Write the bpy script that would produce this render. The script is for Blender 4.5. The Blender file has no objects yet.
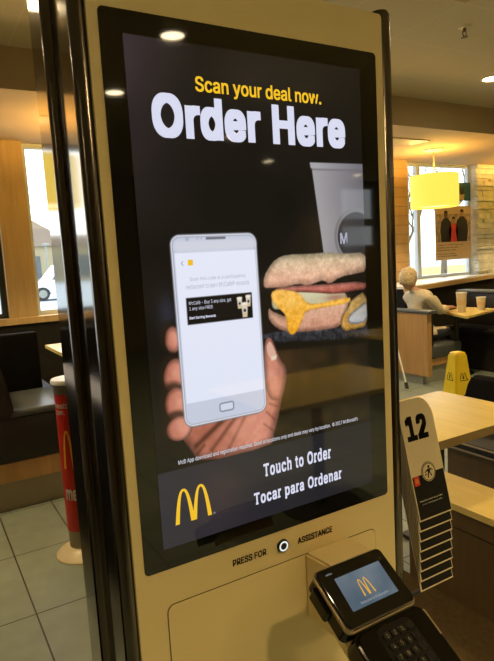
import bpy, bmesh, math, random, os
import numpy as np
from mathutils import Vector, Matrix
random.seed(7)
rng = np.random.default_rng(5)
PI = math.pi
COL = bpy.context.scene.collection

# ------------------------------------------------------------------ materials
def new_mat(name):
    m = bpy.data.materials.new(name); m.use_nodes = True
    return m, m.node_tree, m.node_tree.nodes['Principled BSDF']

def mat(name, rgb, rough=0.5, metal=0.0, var=0.08, scale=12.0, bump=0.0, bscale=60.0, spec=0.5, coat=0.0, stretch=(1, 1, 1), dark=None):
    """plain procedural paint: base colour broken up by a soft noise, optional bump"""
    m, nt, b = new_mat(name)
    tc = nt.nodes.new('ShaderNodeTexCoord')
    mp = nt.nodes.new('ShaderNodeMapping'); mp.inputs['Scale'].default_value = stretch
    nt.links.new(tc.outputs['Object'], mp.inputs['Vector'])
    n = nt.nodes.new('ShaderNodeTexNoise'); n.inputs['Scale'].default_value = scale; n.inputs['Detail'].default_value = 5
    nt.links.new(mp.outputs[0], n.inputs['Vector'])
    r = nt.nodes.new('ShaderNodeValToRGB')
    d = dark if dark else tuple(c * (1 - var) for c in rgb)
    l = tuple(min(1, c * (1 + var)) for c in rgb)
    r.color_ramp.elements[0].position = 0.3; r.color_ramp.elements[1].position = 0.7
    r.color_ramp.elements[0].color = (*d, 1); r.color_ramp.elements[1].color = (*l, 1)
    nt.links.new(n.outputs['Fac'], r.inputs['Fac']); nt.links.new(r.outputs['Color'], b.inputs['Base Color'])
    b.inputs['Roughness'].default_value = rough; b.inputs['Metallic'].default_value = metal
    b.inputs['Specular IOR Level'].default_value = spec; b.inputs['Coat Weight'].default_value = coat
    if bump:
        n2 = nt.nodes.new('ShaderNodeTexNoise'); n2.inputs['Scale'].default_value = bscale; n2.inputs['Detail'].default_value = 3
        nt.links.new(mp.outputs[0], n2.inputs['Vector'])
        bp = nt.nodes.new('ShaderNodeBump'); bp.inputs['Strength'].default_value = bump; bp.inputs['Distance'].default_value = 0.01
        nt.links.new(n2.outputs['Fac'], bp.inputs['Height']); nt.links.new(bp.outputs['Normal'], b.inputs['Normal'])
    return m

def emit(name, rgb, s=1.0, base=(0, 0, 0), rough=0.5):
    m, nt, b = new_mat(name)
    b.inputs['Base Color'].default_value = (*base, 1); b.inputs['Roughness'].default_value = rough
    b.inputs['Emission Color'].default_value = (*rgb, 1); b.inputs['Emission Strength'].default_value = s
    return m

def s2l(r, g, b):
    f = lambda c: (c / 255 / 12.92) if c / 255 <= 0.04045 else ((c / 255 + 0.055) / 1.055) ** 2.4
    return (f(r), f(g), f(b))

def tile_mat(name, rgb, gx, gy, ox, oy, line, lw, rough, var=0.1, bump=0.3, nscale=9.0):
    """square grid from object coordinates"""
    m, nt, b = new_mat(name)
    N = nt.nodes.new; L = nt.links.new
    tc = N('ShaderNodeTexCoord'); sx = N('ShaderNodeSeparateXYZ'); L(tc.outputs['Object'], sx.inputs[0])
    def line_of(axis, g, o):
        a = N('ShaderNodeMath'); a.operation = 'SUBTRACT'; L(sx.outputs[axis], a.inputs[0]); a.inputs[1].default_value = o - g * 200
        c = N('ShaderNodeMath'); c.operation = 'PINGPONG'; L(a.outputs[0], c.inputs[0]); c.inputs[1].default_value = g / 2
        d = N('ShaderNodeMath'); d.operation = 'LESS_THAN'; L(c.outputs[0], d.inputs[0]); d.inputs[1].default_value = lw / 2
        return d
    a, c = line_of(0, gx, ox), line_of(1, gy, oy)
    mx = N('ShaderNodeMath'); mx.operation = 'MAXIMUM'; L(a.outputs[0], mx.inputs[0]); L(c.outputs[0], mx.inputs[1])
    n = N('ShaderNodeTexNoise'); n.inputs['Scale'].default_value = nscale; n.inputs['Detail'].default_value = 8; L(tc.outputs['Object'], n.inputs['Vector'])
    r = N('ShaderNodeValToRGB'); r.color_ramp.elements[0].position = .3; r.color_ramp.elements[1].position = .7
    r.color_ramp.elements[0].color = (*[v * (1 - var) for v in rgb], 1); r.color_ramp.elements[1].color = (*[v * (1 + var) for v in rgb], 1)
    L(n.outputs['Fac'], r.inputs['Fac'])
    mix = N('ShaderNodeMix'); mix.data_type = 'RGBA'; L(mx.outputs[0], mix.inputs['Factor']); L(r.outputs['Color'], mix.inputs['A'])
    mix.inputs['B'].default_value = (*line, 1); L(mix.outputs['Result'], b.inputs['Base Color'])
    inv = N('ShaderNodeMath'); inv.operation = 'SUBTRACT'; inv.inputs[0].default_value = 1; L(mx.outputs[0], inv.inputs[1])
    bp = N('ShaderNodeBump'); bp.inputs['Strength'].default_value = bump; bp.inputs['Distance'].default_value = 0.003
    L(inv.outputs[0], bp.inputs['Height']); L(bp.outputs['Normal'], b.inputs['Normal'])
    b.inputs['Roughness'].default_value = rough
    return m

def wood_mat(name, rgb, rough=0.4, stretch=(12, 12, .8), var=0.10):
    return mat(name, rgb, rough, var=var, scale=3.0, stretch=stretch, bump=0.05, bscale=20)

def glass_mat(name, tint=(0.97, 0.99, 0.98)):
    m = bpy.data.materials.new(name); m.use_nodes = True
    nt = m.node_tree; nt.nodes.clear(); N = nt.nodes.new; L = nt.links.new
    o = N('ShaderNodeOutputMaterial'); mix = N('ShaderNodeMixShader'); t = N('ShaderNodeBsdfTransparent'); g = N('ShaderNodeBsdfGlossy'); f = N('ShaderNodeLayerWeight'); pw = N('ShaderNodeMath'); pw.operation = 'POWER'; pw.inputs[1].default_value = 5.0; ma = N('ShaderNodeMath'); ma.operation = 'MULTIPLY_ADD'; ma.inputs[1].default_value = .9; ma.inputs[2].default_value = .04
    t.inputs[0].default_value = (*tint, 1); g.inputs['Roughness'].default_value = 0.02; f.inputs['Blend'].default_value = 0.5
    L(f.outputs['Facing'], pw.inputs[0]); L(pw.outputs[0], ma.inputs[0]); L(ma.outputs[0], mix.inputs[0]); L(t.outputs[0], mix.inputs[1]); L(g.outputs[0], mix.inputs[2]); L(mix.outputs[0], o.inputs['Surface'])
    return m

M = {}
M['cream'] = mat('cream_paint', (0.66, 0.53, 0.26), 0.38, var=0.02, scale=4, bump=0.03, bscale=500)
M['cream_dark'] = mat('reveal_gap', (0.05, 0.035, 0.015), 0.8)
M['bezel'] = mat('bezel_glass', (0.004, 0.004, 0.003), 0.03, var=0.0, spec=0.45)
M['chrome'] = mat('dark_chrome', (0.10, 0.085, 0.07), 0.2, metal=1.0, var=0.06, scale=3)
M['mirror'] = mat('brushed_mirror_panel', (0.42, 0.39, 0.34), 0.09, metal=1.0, var=0.05, scale=2, stretch=(1, 1, .1))
M['black_metal'] = mat('black_powder_coat', (0.012, 0.011, 0.010), 0.45, bump=0.05, bscale=300)
M['print_black'] = mat('black_print', (0.008, 0.007, 0.006), 0.6, spec=.15)
M['print_white'] = mat('white_print', (0.7, 0.67, 0.6), 0.5, var=0.02)
M['wood'] = wood_mat('booth_wood', (0.50, 0.29, 0.11))
M['wood_light'] = wood_mat('post_wood', (0.56, 0.38, 0.17))
M['wood_brown'] = wood_mat('dark_wood_panel', (0.13, 0.085, 0.035), 0.45)
M['laminate'] = mat('maple_laminate', (0.84, 0.64, 0.21), 0.22, var=0.05, scale=3, stretch=(8, 1, 1))
M['lam_edge'] = mat('laminate_edge', (0.22, 0.16, 0.07), 0.45, var=0.05)
M['black_fabric'] = mat('black_fabric', (0.007, 0.006, 0.005), 0.85, var=0.2, bump=0.1, bscale=90, spec=.08)
M['vinyl'] = mat('black_vinyl', (0.014, 0.012, 0.011), 0.48, var=0.15, bump=0.15, bscale=90)
M['vinyl_grey'] = mat('grey_vinyl', (0.085, 0.095, 0.10), 0.28, var=0.1, bump=0.1, bscale=60)
M['steel'] = mat('kick_plate', (0.32, 0.27, 0.19), 0.32, metal=0.6, var=0.1, scale=5)
M['steel_grey'] = mat('grey_kick_plate', (0.30, 0.31, 0.27), 0.5, var=0.1, scale=5)
M['floor'] = tile_mat('grey_floor_tile', (0.235, 0.275, 0.235), 0.32, 0.61, 0.0, 0.10, (0.035, 0.025, 0.015), 0.007, 0.38, var=0.09)
M['ceil'] = tile_mat('ceiling_tile', (0.52, 0.44, 0.27), 0.61, 0.61, 3.19, 0.10, (0.57, 0.48, 0.29), 0.012, 0.9, var=0.03, bump=0.3, nscale=60)
M['ceil_low'] = mat('tan_plaster', (0.42, 0.31, 0.16), 0.85, var=0.04, scale=3, bump=0.06, bscale=140)
M['wall'] = mat('beige_wall', (0.42, 0.33, 0.19), 0.85, var=0.05, scale=2, bump=0.05, bscale=120)
M['wall_dark'] = mat('dark_wall_panel', (0.014, 0.012, 0.010), 0.7, var=0.2, spec=.2, bump=0.1, bscale=40)
M['sill'] = mat('white_sill', (0.80, 0.80, 0.76), 0.3, var=0.03)
M['frame_w'] = mat('pale_window_frame', (0.62, 0.66, 0.66), 0.4, var=0.03)
M['frame_d'] = mat('bronze_window_frame', (0.05, 0.06, 0.06), 0.4, metal=0.4)
M['glass'] = glass_mat('window_glass')
M['stone'] = mat('stacked_stone', (0.84, 0.81, 0.66), 0.85, var=0.15, scale=9, bump=0.8, bscale=30)
M['red'] = mat('red_vinyl_wrap', (0.50, 0.022, 0.012), 0.4, var=0.05)
M['yellow_p'] = mat('yellow_plastic', (0.95, 0.68, 0.02), 0.35, var=0.04)
M['gold_print'] = mat('golden_print', (0.85, 0.45, 0.03), 0.45, var=0.03)
M['white_p'] = mat('white_plastic', (0.78, 0.76, 0.70), 0.35, var=0.02)
M['tan_base'] = mat('cream_plastic', (0.70, 0.60, 0.40), 0.4, var=0.04)
M['cup'] = mat('paper_cup', (0.80, 0.66, 0.45), 0.5, var=0.05, scale=30)
M['card'] = mat('cream_card', (0.60, 0.50, 0.31), 0.3, var=0.03, coat=0.3)
M['skin'] = mat('skin', (0.50, 0.27, 0.17), 0.5, var=0.06)
M['hair'] = mat('grey_blond_hair', (0.66, 0.52, 0.33), 0.6, var=0.4, scale=60, bump=0.6, bscale=120)
M['shirt'] = mat('beige_shirt', (0.62, 0.54, 0.40), 0.85, var=0.12, scale=25, bump=0.5, bscale=40)
M['jeans'] = mat('dark_trousers', (0.03, 0.035, 0.05), 0.8, var=0.2)
M['car_white'] = mat('white_car_paint', (0.75, 0.76, 0.74), 0.25, var=0.02, coat=0.6)
M['car_dark'] = mat('dark_car_paint', (0.10, 0.12, 0.15), 0.25, var=0.05, coat=0.6)
M['car_glass'] = mat('car_window', (0.10, 0.12, 0.13), 0.08, var=0.1)
M['rubber'] = mat('tyre_rubber', (0.03, 0.03, 0.03), 0.7)
M['asphalt'] = mat('pale_asphalt', (0.30, 0.33, 0.36), 0.9, var=0.06, scale=0.6)
M['dry_grass'] = mat('dry_lawn', (0.30, 0.22, 0.075), 0.95, var=0.08, scale=1.5)
M['bldg'] = mat('cream_facade', (0.40, 0.33, 0.20), 0.85, var=0.04, scale=1)
M['bldg_red'] = mat('red_fascia', (0.30, 0.22, 0.16), 0.7, var=0.05)
M['bark'] = mat('bark', (0.16, 0.13, 0.10), 0.9, var=0.3)
M['teal'] = mat('teal_print', (0.01, 0.10, 0.115), 0.5)
M['tan_print'] = mat('tan_print', (0.78, 0.56, 0.28), 0.5, var=0.02)
M['photo_wall'] = mat('print_backdrop', (0.50, 0.36, 0.20), 0.5, var=0.5, scale=14)
M['p_black'] = mat('print_dark_coat', (0.02, 0.018, 0.018), 0.5)
M['p_red'] = mat('print_red_dress', (0.75, 0.06, 0.04), 0.5)
M['p_skin'] = mat('print_skin', (0.50, 0.28, 0.17), 0.5)
M['p_skin2'] = mat('print_dark_skin', (0.16, 0.08, 0.05), 0.5)
M['p_grey'] = mat('print_grey_text', (0.10, 0.08, 0.06), 0.5)
M['p_blue'] = mat('print_blue_text', (0.08, 0.13, 0.20), 0.5)
M['food'] = mat('food_wrap', (0.75, 0.42, 0.12), 0.6, var=0.4, scale=40)

def lamp_shade_mat():
    m, nt, b = new_mat('glowing_fabric_shade')
    N = nt.nodes.new; L = nt.links.new
    tc = N('ShaderNodeTexCoord'); n = N('ShaderNodeTexNoise'); n.inputs['Scale'].default_value = 40
    L(tc.outputs['Object'], n.inputs['Vector'])
    r = N('ShaderNodeValToRGB'); r.color_ramp.elements[0].color = (1.0, 0.72, 0.08, 1); r.color_ramp.elements[1].color = (1.0, 0.74, 0.10, 1)
    L(n.outputs['Fac'], r.inputs['Fac']); L(r.outputs['Color'], b.inputs['Emission Color']); b.inputs['Base Color'].default_value = (.35, .22, .06, 1)
    b.inputs['Emission Strength'].default_value = 1.12; b.inputs['Roughness'].default_value = 0.8
    return m
M['shade'] = lamp_shade_mat()
M['diffuser'] = emit('lamp_diffuser', (1.0, 0.78, 0.38), 2.2)
M['lens'] = emit('downlight_lens', (1.0, 0.80, 0.50), 45.0)

# ------------------------------------------------------------------ mesh helpers
def B(): return bmesh.new()
def box(bm, x0, x1, y0, y1, z0, z1, bev=0.0, seg=2):
    g = bmesh.ops.create_cube(bm, size=1.0)
    vs = g['verts']
    for v in vs:
        v.co = Vector((x0 + (v.co.x + .5) * (x1 - x0), y0 + (v.co.y + .5) * (y1 - y0), z0 + (v.co.z + .5) * (z1 - z0)))
    if bev:
        es = list({e for v in vs for e in v.link_edges})
        bmesh.ops.bevel(bm, geom=es, offset=bev, segments=seg, profile=0.5, affect='EDGES')
    return bm
def prism(bm, pts, axis, a, b):
    """closed 2-D outline extruded along axis 'x','y' or 'z' from a to b; pts are the two remaining coordinates in order"""
    def P(p, t):
        return {'x': (t, p[0], p[1]), 'y': (p[0], t, p[1]), 'z': (p[0], p[1], t)}[axis]
    v0 = [bm.verts.new(P(p, a)) for p in pts]; v1 = [bm.verts.new(P(p, b)) for p in pts]
    bm.faces.new(v0); bm.faces.new(list(reversed(v1)))
    n = len(pts)
    for i in range(n):
        bm.faces.new((v0[(i + 1) % n], v0[i], v1[i], v1[(i + 1) % n]))
    bmesh.ops.recalc_face_normals(bm, faces=bm.faces)
    return bm
def lathe(bm, prof, c=(0, 0, 0), seg=48, axis='z'):
    """profile [(r,h)...]"""
    rings = []
    for r, h in prof:
        ring = []
        for i in range(seg):
            a = 2 * PI * i / seg
            x, y = r * math.cos(a), r * math.sin(a)
            p = {'z': (x, y, h), 'y': (x, h, y), 'x': (h, x, y)}[axis]
            ring.append(bm.verts.new((c[0] + p[0], c[1] + p[1], c[2] + p[2])))
        rings.append(ring)
    for a, b in zip(rings, rings[1:]):
        for i in range(seg):
            bm.faces.new((a[i], a[(i + 1) % seg], b[(i + 1) % seg], b[i]))
    closed = math.dist(prof[0], prof[-1]) < 1e-6
    if not closed and prof[0][0] > 0.0005: bm.faces.new(list(reversed(rings[0])))
    if not closed and prof[-1][0] > 0.0005: bm.faces.new(rings[-1])
    bmesh.ops.recalc_face_normals(bm, faces=bm.faces)
    return bm
def tube(bm, pts, r, seg=12, caps=True):
    pts = [Vector(p) for p in pts]
    rs = r if isinstance(r, (list, tuple)) else [r] * len(pts)
    rings = []
    for i, p in enumerate(pts):
        d = (pts[min(i + 1, len(pts) - 1)] - pts[max(i - 1, 0)]).normalized()
        u = d.cross(Vector((0, 0, 1)) if abs(d.z) < .95 else Vector((1, 0, 0))).normalized(); w = d.cross(u)
        rings.append([bm.verts.new(p + (u * math.cos(2 * PI * k / seg) + w * math.sin(2 * PI * k / seg)) * rs[i]) for k in range(seg)])
    for a, b in zip(rings, rings[1:]):
        for k in range(seg): bm.faces.new((a[k], a[(k + 1) % seg], b[(k + 1) % seg], b[k]))
    if caps: bm.faces.new(list(reversed(rings[0]))); bm.faces.new(rings[-1])
    bmesh.ops.recalc_face_normals(bm, faces=bm.faces)
    return bm
def rrect(x0, x1, y0, y1, r, n=6):
    out = []
    for cx, cy, a0 in ((x1 - r, y1 - r, 0), (x0 + r, y1 - r, 90), (x0 + r, y0 + r, 180), (x1 - r, y0 + r, 270)):
        for i in range(n + 1):
            a = math.radians(a0 + 90 * i / n); out.append((cx + r * math.cos(a), cy + r * math.sin(a)))
    return out
def circle(cx, cy, r, n=32, ry=None):
    ry = ry or r
    return [(cx + r * math.cos(2 * PI * i / n), cy + ry * math.sin(2 * PI * i / n)) for i in range(n)]

def world_loc(o):
    v = Vector((0, 0, 0))
    while o is not None:
        v = v + o.location; o = o.parent
    return v
def obj(name, bm, m, parent=None, smooth=False, local=False, auto=40):
    """link a bmesh as one mesh object; vertices are given in world coordinates unless local=True"""
    me = bpy.data.meshes.new(name)
    if parent is not None and not local:
        bmesh.ops.translate(bm, verts=bm.verts, vec=-world_loc(parent))
    bm.to_mesh(me); bm.free()
    if isinstance(m, (list, tuple)):
        for x in m: me.materials.append(x)
    elif m: me.materials.append(m)
    o = bpy.data.objects.new(name, me); COL.objects.link(o)
    if parent is not None: o.parent = parent
    if smooth:
        me.shade_smooth() if hasattr(me, 'shade_smooth') else None
        try: me.set_sharp_from_angle(angle=math.radians(auto))
        except Exception: pass
    return o
def thing(name, label, cat, loc=(0, 0, 0), group=None):
    o = bpy.data.objects.new(name, None); COL.objects.link(o); o.location = loc
    o.empty_display_size = 0.1
    return tag(o, label, cat, group)
def tag(o, label, cat, group=None):
    o['label'] = label; o['category'] = cat
    if group: o['group'] = group
    return o
def base(o, loc):
    """give a top-level single-mesh thing its origin at loc"""
    me = o.data; me.transform(Matrix.Translation(-Vector(loc))); o.location = loc
    return o
def struct(name, bm, m, parent=None, **k):
    o = obj(name, bm, m, parent, **k)
    if parent is None: o['kind'] = 'structure'
    return o
def copy_tree(o, parent=None):
    c = o.copy(); COL.objects.link(c); c.parent = parent
    for ch in list(o.children): copy_tree(ch, c)
    return c

# ------------------------------------------------------------------ lettering
FONT = None
try:
    FONT = bpy.data.fonts.load(os.path.join(bpy.utils.resource_path('LOCAL'), 'datafiles', 'fonts', 'Inter.woff2'))
except Exception:
    FONT = None
def text_mesh(body, bold=0.0, space=1.0):
    """flat glyph outlines of one line of text as (verts Nx2, faces), with bounds"""
    c = bpy.data.curves.new('txt', 'FONT'); c.body = body
    if FONT: c.font = FONT
    c.space_character = space; c.resolution_u = 4; c.fill_mode = 'BOTH' if False else c.fill_mode
    o = bpy.data.objects.new('txt', c); COL.objects.link(o)
    bpy.context.view_layer.update()
    dg = bpy.context.evaluated_depsgraph_get()
    me = bpy.data.meshes.new_from_object(o.evaluated_get(dg))
    vs = np.array([v.co[:2] for v in me.vertices]) if len(me.vertices) else np.zeros((0, 2))
    fs = [tuple(p.vertices) for p in me.polygons]
    bpy.data.objects.remove(o); bpy.data.curves.remove(c); bpy.data.meshes.remove(me)
    if bold and len(vs):                         # heavier weight: the same outline widened a little all round
        V2, F2 = [vs], list(fs); k = len(vs)
        for rad in ((bold, bold * .5) if bold > .03 else (bold,)):
            for dx, dy in ((1, 0), (-1, 0), (0, 1), (0, -1), (1, 1), (-1, 1), (1, -1), (-1, -1)):
                V2.append(vs + np.array([dx, dy * .75]) * rad)
                F2 += [tuple(q + k for q in f) for f in fs]; k += len(vs)
        vs, fs = np.concatenate(V2), F2
    return vs, fs
def put_text(bm, body, x0, x1, y0, y1, place, bold=0.0, space=1.0, mi=0):
    """fit text into the box x0..x1, y0..y1 (whole glyph bounds) and add it through place(x,y)->3-D"""
    vs, fs = text_mesh(body, bold, space)
    if not len(vs): return
    lo, hi = vs.min(0), vs.max(0); s = (hi - lo); s[s == 0] = 1
    q = (vs - lo) / s
    nv = [bm.verts.new(place(x0 + a * (x1 - x0), y0 + b * (y1 - y0))) for a, b in q]
    for f in fs:
        try:
            fc = bm.faces.new([nv[i] for i in f]); fc.material_index = mi
        except ValueError: pass
def put_poly(bm, pts, place, mi=0):
    vs = [bm.verts.new(place(*p)) for p in pts]
    f = bm.faces.new(vs); f.material_index = mi
    return f
def put_ring(bm, cx, cy, ro, ri, place, n=40, mi=0):
    a = [bm.verts.new(place(*p)) for p in circle(cx, cy, ro, n)]; b = [bm.verts.new(place(*p)) for p in circle(cx, cy, ri, n)]
    for i in range(n):
        f = bm.faces.new((a[i], a[(i + 1) % n], b[(i + 1) % n], b[i])); f.material_index = mi
def put_arches(bm, x0, x1, y0, y1, place, mi=0, n=24):
    """two tall rounded arches side by side"""
    w = (x1 - x0); h = y1 - y0
    for k in range(2):
        cx = x0 + w * (0.265 + 0.47 * k); a = w * 0.265; t = w * 0.105
        outer, inner = [], []
        for i in range(n + 1):
            s = -1 + 2 * i / n
            s2 = math.sin(s * PI / 2)
            outer.append((cx + a * s2, y0 + h * (1 - abs(s2) ** 2.6)))
            inner.append((cx + (a - t * 1.05) * s2, y0 + (h * 0.93) * (1 - abs(s2) ** 2.3)))
        vo = [bm.verts.new(place(*p)) for p in outer]; vi = [bm.verts.new(place(*p)) for p in inner]
        for i in range(n):
            f = bm.faces.new((vo[i], vo[i + 1], vi[i + 1], vi[i])); f.material_index = mi

# ------------------------------------------------------------------ camera
CAM = Vector((0, 0, 1.5))
Rw = Matrix(((0.85918807, -0.11170259, 0.49931792), (-0.50845263, -0.07730171, 0.85761318), (-0.05719949, -0.99073053, -0.12321219)))
cam = bpy.data.cameras.new('camera'); co = bpy.data.objects.new('camera', cam); COL.objects.link(co)
R3 = Matrix((Rw.col[0], -Rw.col[1], -Rw.col[2])).transposed()      # camera x, up, backward
co.matrix_world = Matrix.Translation(CAM) @ R3.to_4x4()
cam.sensor_fit = 'HORIZONTAL'; cam.sensor_width = 36.0; cam.lens = 570.4 / 494 * 36.0; cam.clip_start = 0.02; cam.clip_end = 500
bpy.context.scene.camera = co

# ------------------------------------------------------------------ the room
WY = 5.9; ZL = 2.74; ZC = 3.02; YB = 4.27
XL, XR, YF = -4.5, 9.6, -8.0
struct('floor', box(B(), XL, XR, YF, WY + .2, -0.1, 0.0), M['floor'])
struct('ceiling', box(B(), XL, XR, YF, YB, ZC, ZC + .1), M['ceil'])
struct('ceiling_lower', box(B(), XL, XR, YB, WY + .2, ZL, ZC + .1), M['ceil_low'])
struct('wall_left', box(B(), XL - .1, XL, YF, WY, 0, ZC), M['wall'])
struct('wall_right', box(B(), XR, XR + .1, YF, WY, 0, ZC), M['wall'])
# wall behind the camera, with one window
bm = B()
box(bm, XL, 7.95, YF - .1, YF, 0, ZC); box(bm, 8.9, XR, YF - .1, YF, 0, ZC)
box(bm, 7.95, 8.9, YF - .1, YF, 0, 1.62); box(bm, 7.95, 8.9, YF - .1, YF, 2.9, ZC)
struct('wall_front', bm, M['wall'])
# window wall: dark lower wall, wooden sill, wooden posts
struct('wall_back', box(B(), XL, XR, WY, WY + .2, 0, 1.0), M['wall_dark'])
struct('trim_1', box(B(), XL, 6.12, WY - .03, WY + .2, 1.0, 1.065, .004), M['wood_light'])
bm = B()
for x0, x1 in ((0.80, 1.06), (3.35, 3.6)): box(bm, x0, x1, WY - .02, WY + .2, 1.065, ZL)
struct('trim_2', bm, M['wood_light'])
bm = B(); box(bm, 5.75, 6.115, WY - .06, WY + .2, 1.065, ZL)
struct('trim_3', bm, tile_mat('clad_post', (0.52, 0.33, 0.14), 0.9, 0.9, 0.1, 0.1, (0.3, 0.18, 0.07), 0.0, 0.6))
bm = B()
for i in range(13): box(bm, 5.745, 6.118, WY - .064, WY - .05, 1.08 + i * .128, 1.086 + i * .128)
struct('trim_4', bm, M['lam_edge'])
# stacked stone pier
bm = B()
box(bm, 7.64, XR, WY + .03, WY + .2, 1.0, ZL)
z = 1.03; row = 0
while z < ZL - .01:
    hgt = min(random.choice((.045, .06, .075, .09)), ZL - z)
    x = 7.62 + random.uniform(0, .03)
    while x < XR:
        L_ = random.uniform(.13, .42)
        d = random.uniform(0, .045)
        box(bm, x, min(x + L_ - .006, XR), WY - .01 - d, WY + .05, z + .003, z + hgt - .003, .004, 1)
        x += L_
    z += hgt
struct('wall_pier', bm, M['stone'])

def window(n, x0, x1, z0, z1, y, bars=(), fm='frame_w', transom=()):
    e = bpy.data.objects.new('window_%d' % n, None); COL.objects.link(e); e.location = ((x0 + x1) / 2, y, z0); e['kind'] = 'structure'
    bm = B(); t = .045
    box(bm, x0, x0 + t, y - .03, y + .03, z0, z1); box(bm, x1 - t, x1, y - .03, y + .03, z0, z1)
    box(bm, x0 + t, x1 - t, y - .03, y + .03, z0, z0 + t); box(bm, x0 + t, x1 - t, y - .03, y + .03, z1 - t, z1)
    for bx, bw in bars: box(bm, bx - bw / 2, bx + bw / 2, y - .035, y + .035, z0 + t, z1 - t)
    for tz, tw in transom: box(bm, x0 + t, x1 - t, y - .028, y + .028, tz - tw / 2, tz + tw / 2)
    obj('window_frame', bm, M[fm], e)
    obj('pane', box(B(), x0 + t, x1 - t, y - .004, y + .004, z0 + t, z1 - t), M['glass'], e)
window(1, XL, 0.80, 1.065, ZL, WY + .12, bars=((-2.2, .06), (0.755, .02)), fm='frame_d')
window(2, 1.06, 3.35, 1.065, ZL, WY + .12, bars=((2.6, .06),))
window(3, 3.60, 5.75, 1.065, ZL, WY + .12, bars=((4.7, .06),))
window(4, 6.118, 7.62, 1.065, ZL, WY + .12, bars=((6.24, .10), (6.49, .07)))
window(5, 7.95, 8.9, 1.62, 2.9, YF - .05, transom=((2.15, .16),))
# white ledge below the right-hand window and its dark apron
bm = B(); prism(bm, [(5.18, 5.02), (8.25, 5.885), (6.12, 5.885), (5.18, 5.885)], 'z', 1.03, 1.06)
struct('trim_5', bm, M['sill'])
bm = B(); prism(bm, [(5.20, 5.05), (8.10, 5.89), (5.20, 5.89)], 'z', 0.0, 1.0)
struct('wall_apron', bm, M['wall_dark'])
bm = B(); prism(bm, [(5.17, 5.00), (8.30, 5.885), (8.22, 5.885), (5.17, 5.035)], 'z', 0.99, 1.045)
struct('trim_6', bm, M['wood_light'])
# outside ground and unseen canopy, cut short to let sun onto the ledge
struct('ground', box(B(), -90, 160, WY + .2, 160, -.12, -.02), M['asphalt'])
struct('ground_lawn', box(B(), 11, 60, 9.5, 34, -.02, -.005), M['dry_grass'])
struct('ground_behind', box(B(), -60, 80, -60, YF - .1, -.12, -.02), M['asphalt'])
bm = B(); box(bm, XL, 7.6, WY + .30, WY + .62, 2.82, 2.97)
struct('sun_cut_canopy', bm, M['steel_grey'])

# ------------------------------------------------------------------ the kiosk
KY = 0.733
kiosk = thing('ordering_kiosk', 'tall self-order touchscreen kiosk with cream face and dark chrome corner rails', 'kiosk', (0.469, 0.87, 0))
KT = 1.887
bm = B()
prism(bm, rrect(0.224, 0.716, 0.02, KT, .006), 'y', KY, KY + .035)
obj('front_panel', bm, M['cream'], kiosk, smooth=True)
bm = B(); box(bm, 0.226, 0.722, KY + .035, 1.0, 0.0, KT - .004)
obj('cabinet_body', bm, M['black_metal'], kiosk)
bm = B(); box(bm, 0.2145, 0.226, 0.757, 1.011, 0.0, KT + .05)
obj('side_panel', bm, M['mirror'], kiosk)
def rail(x, y, r, z1=KT + .012):
    bm = lathe(B(), [(r, 0), (r, z1 - .006), (r * .8, z1), (0.0004, z1)], (x, y, 0), 28)
    return obj('corner_rail', bm, M['chrome'], kiosk, smooth=True)
rail(0.2195, 0.752, 0.0138, KT + .05); rail(0.2155, 0.886, 0.0128, KT + .05); rail(0.7305, 0.752, 0.0175)
rail(0.725, 0.99, 0.0155)
bm = B(); box(bm, 0.19, 0.76, 0.70, 1.03, 0, .02, .004)
obj('base_plate', bm, M['black_metal'], kiosk)
# glass front with rounded corners
bm = B(); prism(bm, rrect(0.238, 0.700, 1.0663, 1.8238, .007), 'y', KY - .0012, KY - .0001)
obj('screen_bezel', bm, M['bezel'], kiosk, smooth=True)
bm = B()
pl = lambda x, z_: (x, KY - .0012, z_)
# seams of the lower service door
xa, xb, za, zb = 0.2665, 0.668, 0.35, 1.012
bm = B(); sw = .0012
pts_o = rrect(xa, xb, za, zb, .012); pts_i = rrect(xa + sw, xb - sw, za + sw, zb - sw, .011)
a = [bm.verts.new((p[0], KY - .0006, p[1])) for p in pts_o]; b = [bm.verts.new((p[0], KY - .0006, p[1])) for p in pts_i]
for i in range(len(a)): bm.faces.new((a[i], a[(i + 1) % len(a)], b[(i + 1) % len(a)], b[i]))
bmesh.ops.solidify(bm, geom=bm.faces[:], thickness=.0005)
seam = obj('door_seam', bm, M['cream_dark'], kiosk)
bm = B(); prism(bm, pts_i, 'y', KY - .0015, KY - .0001)
obj('service_door', bm, M['cream'], kiosk, smooth=True)
# assistance button
bm = lathe(B(), [(0.0082, 0), (.0105, -.002), (.0105, -.004), (.0085, -.005), (.0080, -.003)], (0.469, KY, 1.041), 32, 'y')
btn = obj('assistance_button', bm, M['print_black'], kiosk, smooth=True); btn['label'] = 'round black button with a lit white ring'
bm = lathe(B(), [(.0084, -.0052), (.0070, -.0058), (.0056, -.0052), (.0070, -.0050), (.0084, -.0052)], (0.469, KY, 1.041), 32, 'y')
obj('button_ring', bm, emit('lit_white_ring', (0.9, 0.92, 0.85), 0.9), btn, smooth=True)
bm = lathe(B(), [(.0057, -.003), (.0055, -.0048), (.0003, -.0050)], (0.469, KY, 1.041), 24, 'y')
obj('button_cap', bm, mat('button_grey', (0.03, 0.028, 0.025), 0.5, spec=.2), btn, smooth=True)
bm = B(); pt = lambda x, z_: (x, KY - .0007, z_)
put_text(bm, 'PRESS FOR', 0.3775, 0.4385, 1.0345, 1.0455, pt, bold=.022)
obj('printed_lettering', bm, M['print_black'], kiosk); bm = B()
put_text(bm, 'ASSISTANCE', 0.4995, 0.5715, 1.0325, 1.0435, pt, bold=.022)
obj('printed_lettering', bm, M['print_black'], kiosk)
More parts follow.
